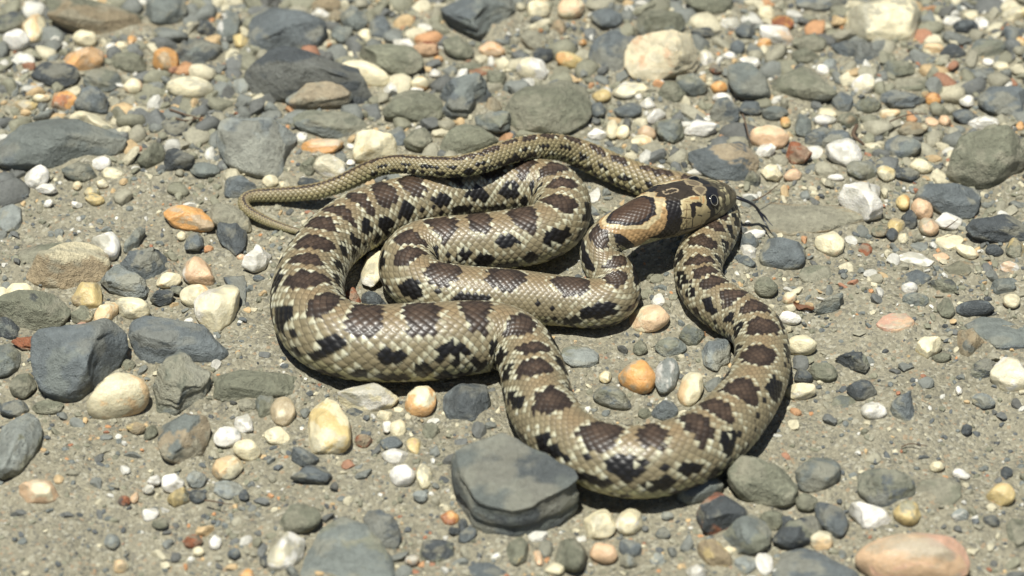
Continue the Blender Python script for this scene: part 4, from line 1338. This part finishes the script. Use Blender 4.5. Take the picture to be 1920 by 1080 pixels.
tag(g1, "loose small gravel of mixed colours between the larger stones", "gravel", None, "stuff")
xt, st2 = scatter(rng, 20000, .20, .60, 1.3, 25, 22)
qp, _ = project(np.column_stack([xt, 0 * st2]))
kk_ = rng.random(len(xt)) < np.clip((400 - qp[:, 1]) / 180, 0, 1); xt, st2 = xt[kk_], st2[kk_]
k = thin(xt, st2, .46); xt, st2 = xt[k], st2[k]
g0 = heap("coarse_gravel", rng, xt, st2, 2, palette(rng, len(xt), .2), M_GRAVEL, .05)
g0.data.polygons.foreach_set("use_smooth", np.ones(len(g0.data.polygons), bool))
tag(g0, "coarse gravel packed between the stones behind the snake", "gravel", None, "stuff")
xy, size = scatter(rng, 30000, .05, .15, 1.2, 20, 17.5, True, .35)
g2 = heap("fine_gravel", rng, xy, size, 1, palette(rng, len(xy), .08), M_GRAVEL, .1)
tag(g2, "fine gravel grains of mixed colours strewn over the sand", "gravel", None, "stuff")
xy, size = scatter(rng, 15000, .022, .065, 1.0, 20, 17, False)
g3 = heap("sand_grit", rng, xy, size, 1, palette(rng, len(xy), .4), M_GRAVEL, .2)
tag(g3, "coarse sand grit covering the ground", "grit", None, "stuff")

# ------------------------------------------------------------------ dry bits of plant
def twig(pts, r, label, mat=M_TWIG):
    c = curve_px(pts, 8)
    v, f = tube(c, np.linspace(r, r * .5, len(c)), 7)
    o = mesh_obj("twig", v, f, mat, origin=tuple(c[0]))
    tag(o, label, "twig", "dry twigs on the gravel")
    return o
twig([(1412,376,.55),(1425,371,.6),(1440,362,.6),(1452,352,.55),(1462,345,.4)], .022, "hair-thin curved twig over the stones just above the tongue")
twig([(1392,214,.5),(1398,232,.5),(1404,256,.45),(1411,272,.3)], .03, "thin dark twig left of the smooth peach pebble")
twig([(1668,228,.35),(1690,219,.45),(1712,214,.45),(1738,214,.35)], .028, "thin arched twig below the flat blue slate")
twig([(1606,236,.35),(1600,250,.5),(1604,258,.5),(1614,266,.4),(1620,272,.3)], .075, "thick curled brown twig above the white quartz diamond")
twig([(318,205,.25),(345,214,.3),(372,222,.25),(400,228,.2)], .04, "straight brown twig in the grit below the cream oval")
twig([(330,222,.2),(352,226,.28),(384,218,.22)], .03, "short brown twig crossing another in the grit below the cream oval")
twig([(1772,428,.4),(1783,421,.5),(1796,411,.45)], .022, "short dark splinter on the white three-sided chip")
twig([(384,938,.15),(402,940,.2),(420,944,.2),(436,945,.12)], .025, "thin reddish twig below the flat light grey stone near the cream cluster")
twig([(1690,838,.1),(1705,832,.16),(1722,833,.16),(1738,836,.1)], .02, "fine dark twig lying on the coarse sand below the diamond slate")
# crumpled leaf scrap
lr = np.random.default_rng(9)
gu, gw_ = np.meshgrid(np.linspace(-1, 1, 15), np.linspace(-1, 1, 9))
lw = waves(lr, 2, base=3.0)
wid = np.sqrt(np.clip(1 - gu ** 2, .02, 1))
c0 = at(1507, 576, .12)
lx = gu * .30; ly = gw_ * .13 * wid
lz = .07 * lw(np.stack([gu.ravel() * 1.4, gw_.ravel() * 1.4, 0 * gu.ravel()], 1)).reshape(gu.shape) + .05 * gw_ ** 2
lv = np.stack([c0[0] + lx, c0[1] + ly - .3 * lx, .14 + lz], 2).reshape(-1, 3)
li = np.arange(15 * 9).reshape(9, 15)
lf = np.stack([li[:-1, :-1].ravel(), li[:-1, 1:].ravel(), li[1:, 1:].ravel(), li[1:, :-1].ravel()], 1)
leaf = mesh_obj("dry_leaf", np.vstack([lv, lv - [0, 0, .012]]), np.vstack([lf, lf[:, ::-1] + len(lv)]), M_LEAF, origin=tuple(c0))
tag(leaf, "crumpled brown leaf scrap on the sand right of the white oval by the coil", "leaf")
